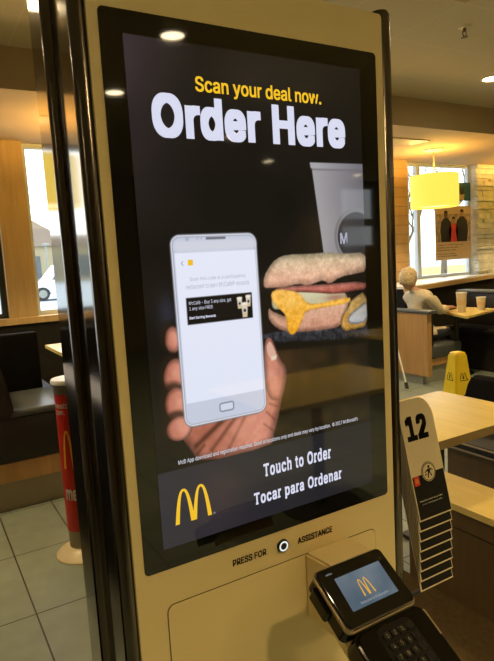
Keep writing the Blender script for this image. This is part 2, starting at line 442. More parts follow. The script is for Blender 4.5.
# bracket that carries the card terminal
bm = B(); prism(bm, [(KY, 0.90), (KY, 1.014), (0.665, 1.020), (0.635, 0.995), (0.625, 0.965), (0.665, 0.90)], 'x', 0.512, 0.606)
bmesh.ops.bevel(bm, geom=bm.edges[:], offset=.004, segments=2, affect='EDGES')
obj('terminal_bracket', bm, M['cream'], kiosk, smooth=True)
# rack on the right side that the number cards hang on
bm = B(); box(bm, 0.745, 0.752, 0.80, 0.96, 0.60, 1.24, .002)
for zz in (1.12, 1.0, .88): box(bm, 0.752, 0.862, 0.925, 0.937, zz, zz + .012, .002)
box(bm, 0.852, 0.862, 0.905, 0.937, 0.70, 1.14, .002)
box(bm, .862, .955, .829, .837, .758, .765, .001); box(bm, .854, .862, .829, .925, .758, .765, .001); box(bm, .852, .862, .905, .937, .70, .75)
rk = obj('card_rack', bm, M['black_metal'], kiosk)
bm = B(); box(bm, 0.735, 0.746, .86, .93, .7, 1.2)
obj('rack_mount', bm, M['black_metal'], kiosk)

# ---- the picture on the display: colours computed on a fine grid of the display's own surface (millimetres from its lower left corner)
W_, H_ = 396.0, 697.0
nx, ny = 397, 698
U, V = np.meshgrid(np.linspace(0, W_, nx), np.linspace(0, H_, ny))
S = lambda *c: np.array(c, float)
def smooth_noise(cell, seed):
    r = np.random.default_rng(seed)
    gx_, gy_ = int(W_ / cell) + 3, int(H_ / cell) + 3
    g = r.random((gy_, gx_))
    x = U / cell; y = V / cell; xi = x.astype(int); yi = y.astype(int); fx = x - xi; fy = y - yi
    fx = fx * fx * (3 - 2 * fx); fy = fy * fy * (3 - 2 * fy)
    return (g[yi, xi] * (1 - fx) + g[yi, xi + 1] * fx) * (1 - fy) + (g[yi + 1, xi] * (1 - fx) + g[yi + 1, xi + 1] * fx) * fy
N3, N7, N20, N60 = smooth_noise(2.5, 1), smooth_noise(7, 2), smooth_noise(20, 3), smooth_noise(60, 4)
img = np.zeros((ny, nx, 3)) + S(24, 21, 17)
def blend(mask, col):
    global img
    if not isinstance(col, np.ndarray) or col.ndim == 1: col = np.zeros((ny, nx, 3)) + np.array(col, float)
    img = img * (1 - mask[..., None]) + col * mask[..., None]
def sd_poly(pts, rounding=0.0):
    P = np.array(pts, float); n = len(P)
    d = np.full(U.shape, 1e9); s = np.zeros(U.shape, bool)
    for i in range(n):
        a, b = P[i], P[(i + 1) % n]
        e = b - a; wx, wy = U - a[0], V - a[1]
        t = np.clip((wx * e[0] + wy * e[1]) / (e @ e + 1e-9), 0, 1)
        d = np.minimum(d, (wx - e[0] * t) ** 2 + (wy - e[1] * t) ** 2)
        c = ((a[1] <= V) != (b[1] <= V))
        with np.errstate(divide='ignore', invalid='ignore'):
            xi = a[0] + (V - a[1]) / ((b[1] - a[1]) if b[1] != a[1] else 1e-9) * (b[0] - a[0])
        s ^= c & (U < xi)
    d = np.sqrt(d)
    return np.where(s, -d, d) - rounding
def mask(sd, w=1.0): return np.clip(0.5 - sd / (2 * w), 0, 1)
def ell(cx, cy, rx, ry, ang=0):
    a = math.radians(ang); x = (U - cx) * math.cos(a) + (V - cy) * math.sin(a); y = -(U - cx) * math.sin(a) + (V - cy) * math.cos(a)
    q = np.sqrt((x / rx) ** 2 + (y / ry) ** 2)
    return (q - 1) * min(rx, ry)
def smoothpoly(pts, k=2):
    P = [np.array(p, float) for p in pts]
    for _ in range(k):
        Q = []
        for i in range(len(P)):
            a, b = P[i], P[(i + 1) % len(P)]
            Q += [a * .75 + b * .25, a * .25 + b * .75]
        P = Q
    return P
# backdrop; the top-left purple is partly a room reflection painted in
g = np.clip((V - 420) / 280, 0, 1)[..., None]
img = img + g * np.clip(1 - U / 110, 0, 1)[..., None] * S(34, 27, 35)
img = img + (N60[..., None] - .5) * S(10, 8, 6) + np.exp(-((U - 200) / 130) ** 2 - ((V - 665) / 50) ** 2)[..., None] * S(14, 12, 10)
# board the food stands on, warm blurred boards lower down
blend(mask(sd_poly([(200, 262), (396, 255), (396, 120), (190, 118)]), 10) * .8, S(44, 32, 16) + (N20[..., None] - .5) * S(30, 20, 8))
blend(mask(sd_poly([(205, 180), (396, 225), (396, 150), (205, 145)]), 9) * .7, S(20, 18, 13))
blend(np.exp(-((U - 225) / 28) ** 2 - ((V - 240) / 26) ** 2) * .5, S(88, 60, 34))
# bottom banner
blend(mask(sd_poly([(-5, 112), (400, 112), (400, -5), (-5, -5)]), 1), S(47, 45, 52) - np.clip(U / 396, 0, 1)[..., None] * S(16, 15, 20))
blend(np.exp(-((U - 95) / 40) ** 2 - ((V - 55) / 45) ** 2) * .35, S(84, 60, 58))
# blue-grey blur left of the phone
blend(np.exp(-((U - 32) / 14) ** 2 - ((V - 335) / 28) ** 2) * .5, S(60, 66, 88))
# paper cup
cup = sd_poly([(291, 540), (400, 541), (400, 390), (310, 390)])
cc = S(158, 155, 158) - np.clip((U - 300) / 96, 0, 1)[..., None] * S(52, 52, 50) + (N60[..., None] - .5) * 10
blend(mask(cup, .9), cc)
blend(mask(sd_poly([(289, 546), (400, 547), (400, 540), (290, 539)], 1), .8), S(166, 164, 168) - np.clip((U - 300) / 96, 0, 1)[..., None] * S(55, 55, 52))
blend(mask(sd_poly([(292, 538), (400, 539), (400, 536), (292, 535)]), .8) * .6, S(108, 106, 110))
lc = ell(378, 430, 47, 47); blend(mask(lc, 1) * mask(-lc - 5, 1), S(118, 117, 120))
blend(mask(lc + 7, 1), S(54, 52, 56) + (N20[..., None] - .5) * 10)
# sandwich
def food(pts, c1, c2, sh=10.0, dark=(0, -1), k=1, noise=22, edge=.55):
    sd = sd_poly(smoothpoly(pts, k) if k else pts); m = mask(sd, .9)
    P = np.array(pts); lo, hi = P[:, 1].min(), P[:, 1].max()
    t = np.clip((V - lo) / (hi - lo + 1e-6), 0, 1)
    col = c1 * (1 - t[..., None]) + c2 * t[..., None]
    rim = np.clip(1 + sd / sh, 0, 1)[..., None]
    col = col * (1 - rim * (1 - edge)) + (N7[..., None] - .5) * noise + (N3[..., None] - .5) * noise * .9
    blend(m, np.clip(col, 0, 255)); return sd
food([(184, 288), (213, 291), (355, 282), (396, 282), (396, 260), (317, 264), (189, 274), (184, 281)], S(30, 30, 34), S(52, 53, 60), 3, noise=36, k=0, edge=.7)
blend(mask(sd_poly([(186, 276), (317, 262), (396, 258), (396, 250), (186, 262)]), 2) * .8, S(16, 13, 9))
food([(198, 329), (204, 322), (216, 317), (228, 311), (268, 322), (301, 325), (360, 328), (352, 312), (345, 300), (340, 284), (299, 282), (255, 284), (221, 289), (203, 302), (196, 314)], S(196, 138, 112), S(226, 182, 152), 8, edge=.62)
food([(205, 346), (216, 351), (300, 350), (348, 342), (356, 326), (301, 322), (257, 324), (211, 323), (204, 329)], S(196, 188, 150), S(212, 206, 170), 5, noise=10, edge=.75)
blend(np.exp(-((U - 330) / 25) ** 2 - ((V - 333) / 6) ** 2) * .7, S(150, 95, 80))
food([(206, 357), (255, 358), (303, 356), (396, 356), (396, 341), (368, 341), (330, 338), (280, 345), (225, 350)], S(168, 84, 68), S(206, 132, 116), 5, noise=22)
food([(202, 350), (217, 356), (258, 347), (266, 332), (283, 325), (348, 331), (362, 330), (358, 321), (301, 319), (267, 317), (262, 306), (251, 289), (242, 281), (233, 284), (230, 299), (229, 313), (219, 324), (207, 334)], S(232, 162, 36), S(246, 190, 92), 3, noise=30, edge=.86)
blend(np.exp(-((U - 240) / 12) ** 2 - ((V - 332) / 8) ** 2) * .5, S(250, 208, 120))
food([(191, 362), (193, 376), (203, 390), (215, 401), (236, 407), (279, 406), (319, 407), (352, 403), (398, 404), (398, 372), (374, 369), (340, 366), (317, 355), (306, 363), (290, 360), (274, 356), (255, 361), (229, 357), (209, 358), (195, 358)], S(238, 176, 146), S(206, 190, 154), 11, noise=28, edge=.68)
blend(np.exp(-((U - 225) / 30) ** 2 - ((V - 368) / 10) ** 2) * .4, S(226, 176, 150))
food([(360, 326), (397, 341), (398, 279), (370, 276), (343, 275), (337, 287), (340, 302), (355, 315)], S(190, 142, 66), S(222, 182, 112), 5, noise=30)
food([(374, 311), (398, 324), (398, 286), (362, 284), (351, 292), (358, 303)], S(196, 196, 200), S(214, 206, 190), 5, noise=18)
# the right end of the board picture is duller
dl = np.clip((U - 345) / 50, 0, 1)[..., None] * np.clip(1 - np.abs(V - 330) / 90, 0, 1)[..., None]
img = img * (1 - .30 * dl)
# hand
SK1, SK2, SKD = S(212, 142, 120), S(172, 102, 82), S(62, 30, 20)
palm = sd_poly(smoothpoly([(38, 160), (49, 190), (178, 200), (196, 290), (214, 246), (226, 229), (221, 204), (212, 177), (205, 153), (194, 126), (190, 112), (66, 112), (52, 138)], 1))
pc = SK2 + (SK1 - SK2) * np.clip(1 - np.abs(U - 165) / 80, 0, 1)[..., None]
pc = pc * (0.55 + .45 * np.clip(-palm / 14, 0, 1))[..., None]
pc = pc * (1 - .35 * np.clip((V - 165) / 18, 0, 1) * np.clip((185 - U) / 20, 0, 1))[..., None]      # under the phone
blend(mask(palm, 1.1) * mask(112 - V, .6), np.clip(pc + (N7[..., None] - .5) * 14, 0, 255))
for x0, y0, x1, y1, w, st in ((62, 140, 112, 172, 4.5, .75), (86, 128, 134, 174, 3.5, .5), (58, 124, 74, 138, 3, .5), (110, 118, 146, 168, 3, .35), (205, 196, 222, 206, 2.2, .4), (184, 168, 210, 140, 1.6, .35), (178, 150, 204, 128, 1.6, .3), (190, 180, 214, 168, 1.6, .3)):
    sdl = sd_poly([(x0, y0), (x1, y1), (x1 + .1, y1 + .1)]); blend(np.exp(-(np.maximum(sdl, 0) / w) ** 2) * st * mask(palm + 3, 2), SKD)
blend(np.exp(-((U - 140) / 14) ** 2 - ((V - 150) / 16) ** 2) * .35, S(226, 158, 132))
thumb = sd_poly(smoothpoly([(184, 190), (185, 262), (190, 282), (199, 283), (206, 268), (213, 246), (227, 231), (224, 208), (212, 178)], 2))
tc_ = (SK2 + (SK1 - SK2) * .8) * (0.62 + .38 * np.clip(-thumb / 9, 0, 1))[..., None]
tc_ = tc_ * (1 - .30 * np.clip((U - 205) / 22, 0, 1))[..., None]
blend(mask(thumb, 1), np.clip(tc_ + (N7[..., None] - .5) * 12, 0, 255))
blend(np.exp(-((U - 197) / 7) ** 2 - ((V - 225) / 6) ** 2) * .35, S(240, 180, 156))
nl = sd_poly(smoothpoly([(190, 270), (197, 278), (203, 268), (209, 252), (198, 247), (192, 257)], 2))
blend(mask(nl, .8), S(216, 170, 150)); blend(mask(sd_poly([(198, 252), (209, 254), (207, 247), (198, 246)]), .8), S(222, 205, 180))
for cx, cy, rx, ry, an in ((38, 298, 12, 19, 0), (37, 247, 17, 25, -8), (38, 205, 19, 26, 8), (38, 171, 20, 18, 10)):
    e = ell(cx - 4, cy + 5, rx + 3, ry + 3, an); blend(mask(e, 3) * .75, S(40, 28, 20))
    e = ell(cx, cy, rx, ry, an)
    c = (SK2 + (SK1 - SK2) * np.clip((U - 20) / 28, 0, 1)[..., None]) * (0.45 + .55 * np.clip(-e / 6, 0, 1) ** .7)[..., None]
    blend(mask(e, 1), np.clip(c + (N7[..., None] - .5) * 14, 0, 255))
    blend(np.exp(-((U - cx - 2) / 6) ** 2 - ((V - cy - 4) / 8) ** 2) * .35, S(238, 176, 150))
# the phone
def rr(x0, x1, y0, y1, r, sk=0.0):
    cx, cy = (x0 + x1) / 2, (y0 + y1) / 2; hx, hy = (x1 - x0) / 2 - r, (y1 - y0) / 2 - r
    dx = np.abs(U - cx + sk * (V - cy)) - hx; dy = np.abs(V - cy) - hy
    return np.hypot(np.maximum(dx, 0), np.maximum(dy, 0)) + np.minimum(np.maximum(dx, dy), 0) - r
SKW = 0.010
ph = rr(44.5, 184.5, 168.5, 442.5, 15, SKW)
blend(mask(ph, .9), S(120, 122, 132)); blend(mask(ph + 1.6, .8), S(228, 230, 240)); blend(mask(ph + 3.2, .6), S(150, 152, 164))
blend(mask(ph + 4.4, .7), S(196, 202, 220) + (N60[..., None] - .5) * 8)
scr = rr(50.5, 180.5, 204, 417, 1.5, SKW)
blend(mask(scr, .8), S(226, 230, 246) + (V[..., None] - 310) / 110 * S(3, 2, 1))
tp = rr(49.5, 181.5, 418.5, 433, 8, SKW); blend(mask(tp, 3), S(208, 210, 222))
hb = rr(103.5, 128, 182, 195.5, 4, SKW); blend(mask(hb, .7), S(98, 102, 120)); blend(mask(hb + 1.5, .7), S(206, 212, 228))
sp = rr(99, 131, 434, 437.5, 1.6); blend(mask(sp, .7), S(110, 110, 120))
for cx, r in ((70, 3.2), (86, 1.5), (92, 1.5)): blend(mask(ell(cx, 436, r, r), .7) * .6, S(160, 162, 176))
# voucher card on the phone
ad = rr(62, 169.5, 316, 354, .5); blend(mask(ad, .7), S(22, 20, 18))
for cx, cy, w, h in ((148, 340, 9, 17), (163, 342, 9, 17), (156, 329, 11, 22)):
    c = sd_poly([(cx - w / 2, cy + h / 2), (cx + w / 2, cy + h / 2), (cx + w / 2.8, cy - h / 2), (cx - w / 2.8, cy - h / 2)])
    blend(mask(c, .7) * mask(ad + 1, .6), S(214, 204, 186)); blend(mask(ell(cx, cy - 1, w * .22, w * .22), .7), S(60, 50, 45))
    blend(mask(ell(cx, cy + h / 2 - 2, w * .45, 2.2), .7) * mask(ad + 1, .6), S(236, 228, 214)); blend(mask(ell(cx, cy - h / 3, w * .3, 2), .7) * .6, S(220, 170, 80))
# colour to scene light
lin = np.where(img / 255 <= 0.04045, img / 255 / 12.92, ((np.clip(img, 0, 255) / 255 + 0.055) / 1.055) ** 2.4)
SX, SZ = 0.2681, 1.0973
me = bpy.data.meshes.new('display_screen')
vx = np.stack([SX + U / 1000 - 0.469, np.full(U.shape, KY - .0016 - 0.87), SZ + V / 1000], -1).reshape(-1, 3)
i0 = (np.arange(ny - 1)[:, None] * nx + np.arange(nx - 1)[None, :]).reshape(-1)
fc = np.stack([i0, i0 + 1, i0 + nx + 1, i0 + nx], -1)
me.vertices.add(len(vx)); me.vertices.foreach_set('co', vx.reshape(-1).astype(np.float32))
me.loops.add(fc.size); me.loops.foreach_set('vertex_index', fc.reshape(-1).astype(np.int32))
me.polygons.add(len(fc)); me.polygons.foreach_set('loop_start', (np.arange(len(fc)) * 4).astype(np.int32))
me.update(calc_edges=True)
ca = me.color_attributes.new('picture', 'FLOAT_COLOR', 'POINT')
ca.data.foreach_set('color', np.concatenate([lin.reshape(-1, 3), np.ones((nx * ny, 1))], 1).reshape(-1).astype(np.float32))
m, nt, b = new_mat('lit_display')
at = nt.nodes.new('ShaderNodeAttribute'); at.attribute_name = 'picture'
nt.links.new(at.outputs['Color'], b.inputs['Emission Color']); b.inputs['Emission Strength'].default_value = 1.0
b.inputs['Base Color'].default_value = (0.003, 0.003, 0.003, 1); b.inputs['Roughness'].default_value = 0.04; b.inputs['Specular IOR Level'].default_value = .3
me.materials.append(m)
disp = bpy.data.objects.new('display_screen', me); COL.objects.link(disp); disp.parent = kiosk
disp['label'] = 'lit portrait display showing a hand with a phone beside a breakfast sandwich'
# lettering on the display, millimetres too
def scr_mat(name, rgb): return emit(name, s2l(*rgb), 1.0, (0.003, 0.003, 0.003), 0.06)
LM = [scr_mat('lit_white_letters', (214, 216, 236)), scr_mat('lit_yellow_letters', (240, 190, 40)), scr_mat('lit_grey_letters', (168, 170, 186)),
      scr_mat('lit_soft_white', (196, 196, 205)), scr_mat('lit_dark_letters', (120, 122, 130))]
ps = lambda u, v: (SX + u / 1000, KY - .0019, SZ + v / 1000)
bm = B()
put_text(bm, 'Scan your deal now.', 98, 315, 630, 655.5, ps, bold=.018, mi=1)
obj('top_lettering', bm, LM, kiosk); bm = B()
put_text(bm, 'Order Here', 31.5, 361, 570.5, 629, ps, bold=.042, space=1.06, mi=0)
obj('headline_lettering', bm, LM, kiosk)
def slab(body, x0, x1, y0, y1):
    """bold letters with flat slab feet"""
    SER = {'T': [(.5, 0, .62), (.06, .86, .22), (.94, .86, .22)], 'h': [(.12, 0, .42), (.86, 0, .42), (.02, 1.33, .3)], 'r': [(.18, 0, .7), (.06, .93, .3)],
           'p': [(.12, -.36, .5), (.0, .93, .3)], 'n': [(.12, 0, .42), (.86, 0, .42), (.0, .93, .3)], 'u': [(.02, .93, .3), (.72, .93, .3), (.98, 0, .26)],
           'd': [(.72, 1.33, .3), (.98, 0, .26)], 'a': [(1.0, 0, .3)], 't': []}
    vs, fs = text_mesh(body, .028, 1.13)
    lo, hi = vs.min(0), vs.max(0)
    sx, sy = (x1 - x0) / (hi[0] - lo[0]), (y1 - y0) / (hi[1] - lo[1])
    nv = [bm.verts.new(ps(x0 + (a - lo[0]) * sx, y0 + (b_ - lo[1]) * sy)) for a, b_ in vs]
    for f in fs:
        try: fcx = bm.faces.new([nv[i] for i in f]); fcx.material_index = 0
        except ValueError: pass
    vs, fs = text_mesh(body, 0, 1.13)
    parent = list(range(len(vs)))
    def find(i):
        while parent[i] != i: parent[i] = parent[parent[i]]; i = parent[i]
        return i
    for f in fs:
        for q in f[1:]: parent[find(q)] = find(f[0])
    grp = {}
    for i in range(len(vs)): grp.setdefault(find(i), []).append(i)
    isl = sorted(([vs[g_][:, 0].min(), vs[g_][:, 0].max()] for g_ in grp.values() if len(g_) > 2), key=lambda t: t[0])
    merged = []
    for a in isl:
        if merged and a[0] < merged[-1][1] - .02: merged[-1][1] = max(merged[-1][1], a[1])
        else: merged.append(list(a))
    chars = [c for c in body if c != ' ']
    if len(merged) != len(chars): return
    xh = float(np.ptp(text_mesh('x')[0][:, 1])); cap = float(np.ptp(text_mesh('T')[0][:, 1]))
    for c, (a, b_) in zip(chars, merged):
        for fx, fy, w in SER.get(c, []):
            yy = fy * xh if c != 'T' else fy * cap
            cx = a + (b_ - a) * fx; ww = w * xh * .85; hh = .19 * xh
            y_ = yy - (0 if fy <= 0.01 else hh * .2)
            q = [(cx - ww / 2, y_ - .01), (cx + ww / 2, y_ - .01), (cx + ww / 2, y_ + hh), (cx - ww / 2, y_ + hh)]
            put_poly(bm, [(x0 + (p - lo[0]) * sx, y0 + (r_ - lo[1]) * sy) for p, r_ in q], lambda u, v: (SX + u / 1000, KY - .00195, SZ + v / 1000), 0)
bm = B(); slab('Touch to Order', 173, 306, 65, 86.5); obj('english_lettering', bm, LM, kiosk)
bm = B(); slab('Tocar para Ordenar', 153, 327, 19.5, 44); obj('spanish_lettering', bm, LM, kiosk)
bm = B()
put_text(bm, 'McD App download and registration required. Good at locations only and deals may vary by location.  \u00a9 2017 McDonald\u2019s', 32, 367, 117, 125, ps, bold=.012, mi=3)
obj('disclaimer_lettering', bm, LM, kiosk); bm = B()
put_arches(bm, 21, 79.5, 31, 82, ps, 1)
put_text(bm, '\u00ae', 82, 85, 31, 34, ps, mi=2)
obj('arches_logo', bm, LM, kiosk); bm = B()
put_text(bm, 'M', 343, 358, 419, 437, ps, bold=.02, mi=2)
obj('cup_lettering', bm, LM, kiosk); bm = B()
put_text(bm, 'Scan this code at a participating', 70, 160, 376, 382.5, ps, mi=2)
put_text(bm, 'restaurant to earn McCaf\u00e9\u00ae rewards', 63, 166, 366, 373, ps, mi=2)
put_text(bm, 'McCaf\u00e9 - Buy 3 any size, get', 66, 134, 342.5, 349, ps, mi=0)
put_text(bm, '1 any size FREE', 66, 103, 335, 341, ps, mi=0)
put_text(bm, 'Start Earning Rewards', 65, 107, 322.5, 327.5, ps, bold=.02, mi=0)
put_text(bm, '<', 58, 61.5, 399, 406, ps, mi=4)
put_poly(bm, rrect(68.5, 76.5, 399, 407, 1), ps, 1)
obj('phone_lettering', bm, LM, kiosk)

# ------------------------------------------------------------------ payment terminal (own frame: x across, y down the face, z out of the face)
ax_d = Vector((0, -0.8496, -0.5274)); ax_x = Vector((1, 0, 0)); ax_n = ax_d.cross(ax_x) * -1
if ax_n.z < 0: ax_n = -ax_n
term = thing('payment_terminal', 'black card payment terminal with a lit screen on the kiosk bracket', 'card reader', (0.4385, 0.6, 1.0646))
Mt = Matrix((ax_x, ax_d, ax_n)).transposed()
handed = Mt.determinant()
def tp3(a, b_, c=0.0): return tuple(ax_x * a + ax_d * b_ + ax_n * c)
def tprism(pts, c0, c1, bev=.002, sg=2):
    bm = B(); v0 = [bm.verts.new(tp3(p[0], p[1], c0)) for p in pts]; v1 = [bm.verts.new(tp3(p[0], p[1], c1)) for p in pts]
    bm.faces.new(v0); f1 = bm.faces.new(list(reversed(v1))); n = len(pts)
    for i in range(n): bm.faces.new((v0[(i + 1) % n], v0[i], v1[i], v1[(i + 1) % n]))
    bmesh.ops.recalc_face_normals(bm, faces=bm.faces)
    if bev:
        es = [e for e in bm.edges if all(v in v1 for v in e.verts)]
        bmesh.ops.bevel(bm, geom=es, offset=bev, segments=sg, affect='EDGES')
    return bm
M['t_black'] = mat('terminal_black', (0.005, 0.004, 0.003), 0.16, var=0.05, spec=.2)
M['t_glass'] = mat('terminal_glass', (0.004, 0.004, 0.004), 0.08, var=0.0)
M['t_edge'] = mat('terminal_bronze_edge', (0.40, 0.32, 0.20), 0.35, metal=0.8)
up = rrect(-.004, .1175, -.004, .084, .009)
o = obj('screen_housing', tprism(up, -.034, -.0015, .003), M['t_black'], term, smooth=True, local=True)
obj('edge_trim', tprism(rrect(-.0052, .1187, -.0052, .086, .010), -.010, -.0045, .0005, 1), M['t_edge'], term, smooth=True, local=True)
obj('glass_face', tprism(rrect(-.002, .1155, -.002, .082, .007), -.0016, 0.0, .0006, 1), M['t_glass'], term, smooth=True, local=True)
m_ts, nt, b = new_mat('terminal_lit_screen')
tcn = nt.nodes.new('ShaderNodeTexCoord'); nn = nt.nodes.new('ShaderNodeTexNoise'); nn.inputs['Scale'].default_value = 18
rp = nt.nodes.new('ShaderNodeValToRGB'); rp.color_ramp.elements[0].color = (*s2l(72, 92, 108), 1); rp.color_ramp.elements[1].color = (*s2l(112, 124, 134), 1)
rp.color_ramp.elements[0].position = .3; rp.color_ramp.elements[1].position = .7
nt.links.new(tcn.outputs['Object'], nn.inputs['Vector']); nt.links.new(nn.outputs['Fac'], rp.inputs['Fac']); nt.links.new(rp.outputs['Color'], b.inputs['Emission Color'])
b.inputs['Emission Strength'].default_value = .9; b.inputs['Base Color'].default_value = (.01, .01, .01, 1); b.inputs['Roughness'].default_value = .15
bm = B(); put_poly(bm, [(.019, .0155), (.1005, .0155), (.0985, .064), (.0165, .064)], lambda a, b_: tp3(a, b_, .0003))
ts = obj('screen', bm, m_ts, term, local=True)
bm = B()
put_arches(bm, 0.046, 0.067, -0.052, -0.028, lambda a, b_: tp3(a, -b_, .0007), 0)
TS = [emit('terminal_gold', s2l(224, 168, 60), .95), emit('terminal_white', s2l(170, 176, 180), .8)]
obj('screen_logo', bm, TS, term, local=True); bm = B()
put_text(bm, 'Welcome to McDonald\u2019s', .034, .084, -.0600, -.0565, lambda a, b_: tp3(a, -b_, .0007), mi=1)
obj('screen_lettering', bm, TS, term, local=True); bm = B()
put_text(bm, 'verifone', .010, .020, -.0085, -.0055, lambda a, b_: tp3(a, -b_, .0007), mi=1)
obj('maker_lettering', bm, TS, term, local=True)
# keypad housing, a little lower and wider
kp_ = rrect(-.002, .1235, .086, .190, .016, 6)
obj('keypad_housing', tprism(kp_, -.040, -.005, .005, 3), M['t_black'], term, smooth=True, local=True)
obj('keypad_recess', tprism(rrect(.030, .092, .0935, .176, .013), -.0052, -.0040, .0008, 1), mat('keypad_well', (0.006, 0.005, 0.004), 0.5, spec=.15), term, smooth=True, local=True)
km = mat('key_plastic', (0.012, 0.010, 0.008), 0.3, spec=.3)
kl = mat('key_legend_grey', (0.22, 0.19, 0.13), 0.5)
for r_ in range(5):
    for c_ in range(4):
        a0 = .0375 + c_ * .0130; b0 = .1015 + r_ * .0142
        bmk = tprism(rrect(a0, a0 + .0100, b0, b0 + .0098, .002, 3), -.0040, -.0012, .0008, 1)
        k_ = obj('key', bmk, km, term, smooth=True, local=True)
        if r_ < 4 and c_ < 3 or (r_ == 4 and c_ == 1):
            bd = B(); t_ = str(r_ * 3 + c_ + 1) if r_ < 3 else '*0#'[c_] if r_ == 3 else '-'
            put_text(bd, t_, a0 + .0034, a0 + .0066, -(b0 + .0078), -(b0 + .0022), lambda a, b_: tp3(a, -b_, -.0011))
            obj('key_legend', bd, kl, k_, local=True)
obj('side_trim', tprism(rrect(.1205, .1250, .095, .132, .002, 3), -.030, -.009, .0008, 1), M['t_edge'], term, smooth=True, local=True)
obj('back_mount', tprism(rrect(.004, .094, .016, .112, .01), -.052, -.0345, .003), M['cream'], term, smooth=True, local=True)
obj('side_lug', tprism(rrect(-.010, .000, .010, .050, .004), -.034, -.014, .001), M['t_black'], term, smooth=True, local=True)

# ------------------------------------------------------------------ number cards hanging in a cascade on the rack
CX0, CX1 = 0.875, 0.976
c_bot = Vector((0, 0.822, 0.925)); c_up = Vector((0, 0.068, 0.280)).normalized(); c_n = Vector((0, -c_up.z, c_up.y))  # normal toward viewer
CL = 0.258
def cpt(a, h, c=0.0):
    p = c_bot + c_up * h + c_n * c
    return (CX0 + a, p.y, p.z)
def card_plate(bm, c0, c1, w=CX1 - CX0):
    r = .040; out = [(0, 0), (w, 0)]
    for i in range(11):
        a = PI / 2 * i / 10; out.append((w - r + r * math.cos(a), CL - r * 1.25 + r * 1.25 * math.sin(a)))
    for i in range(7):
        a = PI / 2 + PI / 2 * i / 6; out.append((.02 + .02 * math.cos(a), CL - .02 + .02 * math.sin(a)))
    v0 = [bm.verts.new(cpt(a, h, c0)) for a, h in out]; v1 = [bm.verts.new(cpt(a, h, c1)) for a, h in out]
    bm.faces.new(v0); bm.faces.new(list(reversed(v1))); n = len(out)
    for i in range(n): bm.faces.new((v0[(i + 1) % n], v0[i], v1[i], v1[(i + 1) % n]))
    bmesh.ops.recalc_face_normals(bm, faces=bm.faces); return bm
def number_card(full):
    t = thing('number_card', 'front table-number card marked 12 hanging over the black card stack', 'table number card', cpt(.048, 0), 'table-number cards hanging beside the kiosk')
    obj('plate', card_plate(B(), -.0002, .0012), M['card'], t)
    w = CX1 - CX0
    bm = B(); w = CX1 - CX0
    ph_ = .094 if full else CL - .045  # stacked cards: black carried up over the cream as shade in the gaps
    put_poly(bm, [(.003, .003), (w - .002, .003), (w - .002, ph_), (.003, ph_)], lambda a, h: cpt(a, h, .0015))
    obj('black_panel_and_shade', bm, M['print_black'], t)
    if full:
        bm = B(); pc_ = lambda a, h: cpt(a, h, .0018); w = CX1 - CX0
        put_text(bm, '12', .012, .076, .168, .222, pc_, bold=.045, mi=0)
        obj('number', bm, [M['print_black']], t)
        bm = B(); pc2 = lambda a, h: cpt(a, h, .0021); pc3 = lambda a, h: cpt(a, h, .0024)
        cx, cy = .053, .096
        put_poly(bm, circle(cx, cy,   .0215), pc_, 0); put_poly(bm, circle(cx, cy, .0202), pc2, 1); put_ring(bm, cx, cy, .0190, .0174, pc3, mi=0)
        put_poly(bm, circle(cx + .002, cy + .0105, .0033, 16), pc3, 0)
        for s_ in ([(cx - .004, cy + .006), (cx + .006, cy + .007), (cx + .004, cy - .003), (cx - .003, cy - .002)], [(cx - .003, cy - .001), (cx + .001, cy - .001), (cx - .003, cy - .013), (cx - .006, cy - .012)],
                   [(cx + .001, cy - .001), (cx + .004, cy - .002), (cx + .009, cy - .009), (cx + .006, cy - .011)], [(cx - .004, cy + .006), (cx - .012, cy + .001), (cx - .011, cy - .001), (cx - .003, cy + .003)],
                   [(cx + .006, cy + .007), (cx + .013, cy + .003), (cx + .012, cy + .001), (cx + .005, cy + .004)], [(cx - .013, cy - .004), (cx - .007, cy - .003), (cx - .007, cy - .006), (cx - .013, cy - .006)]):
            put_poly(bm, s_, pc3, 0)
        obj('emblem', bm, [M['print_black'], M['card']], t)
        bm = B(); put_poly(bm, [(.006, .074), (.022, .074), (.022, .094), (.006, .094)], pc2, 0); put_arches(bm, .0095, .0185, .079, .089, pc3, 1)
        obj('red_badge', bm, [M['red'], M['gold_print']], t)
        bm = B()
        put_text(bm, 'Place this number on your table', .012, .080, .0380, .0420, pc2)
        put_text(bm, 'and we will bring your order', .016, .078, .0310, .0345, pc2)
        obj('small_print', bm, M['print_white'], t)
    return t
order = ['second', 'third', 'fourth', 'fifth', 'sixth', 'seventh']
number_card(True)
proto = number_card(False)
for i in range(7):
    c = proto if i == 0 else copy_tree(proto)
    c.location = Vector(cpt(.048, 0)) + Vector((0.0, 0.0, -.0226 * (i + 1)))
    c['label'] = ('lowest black-bottomed number card of the hanging stack' if i == 6 else
                  '%s card down in the hanging stack, only its black strip showing' % order[i])

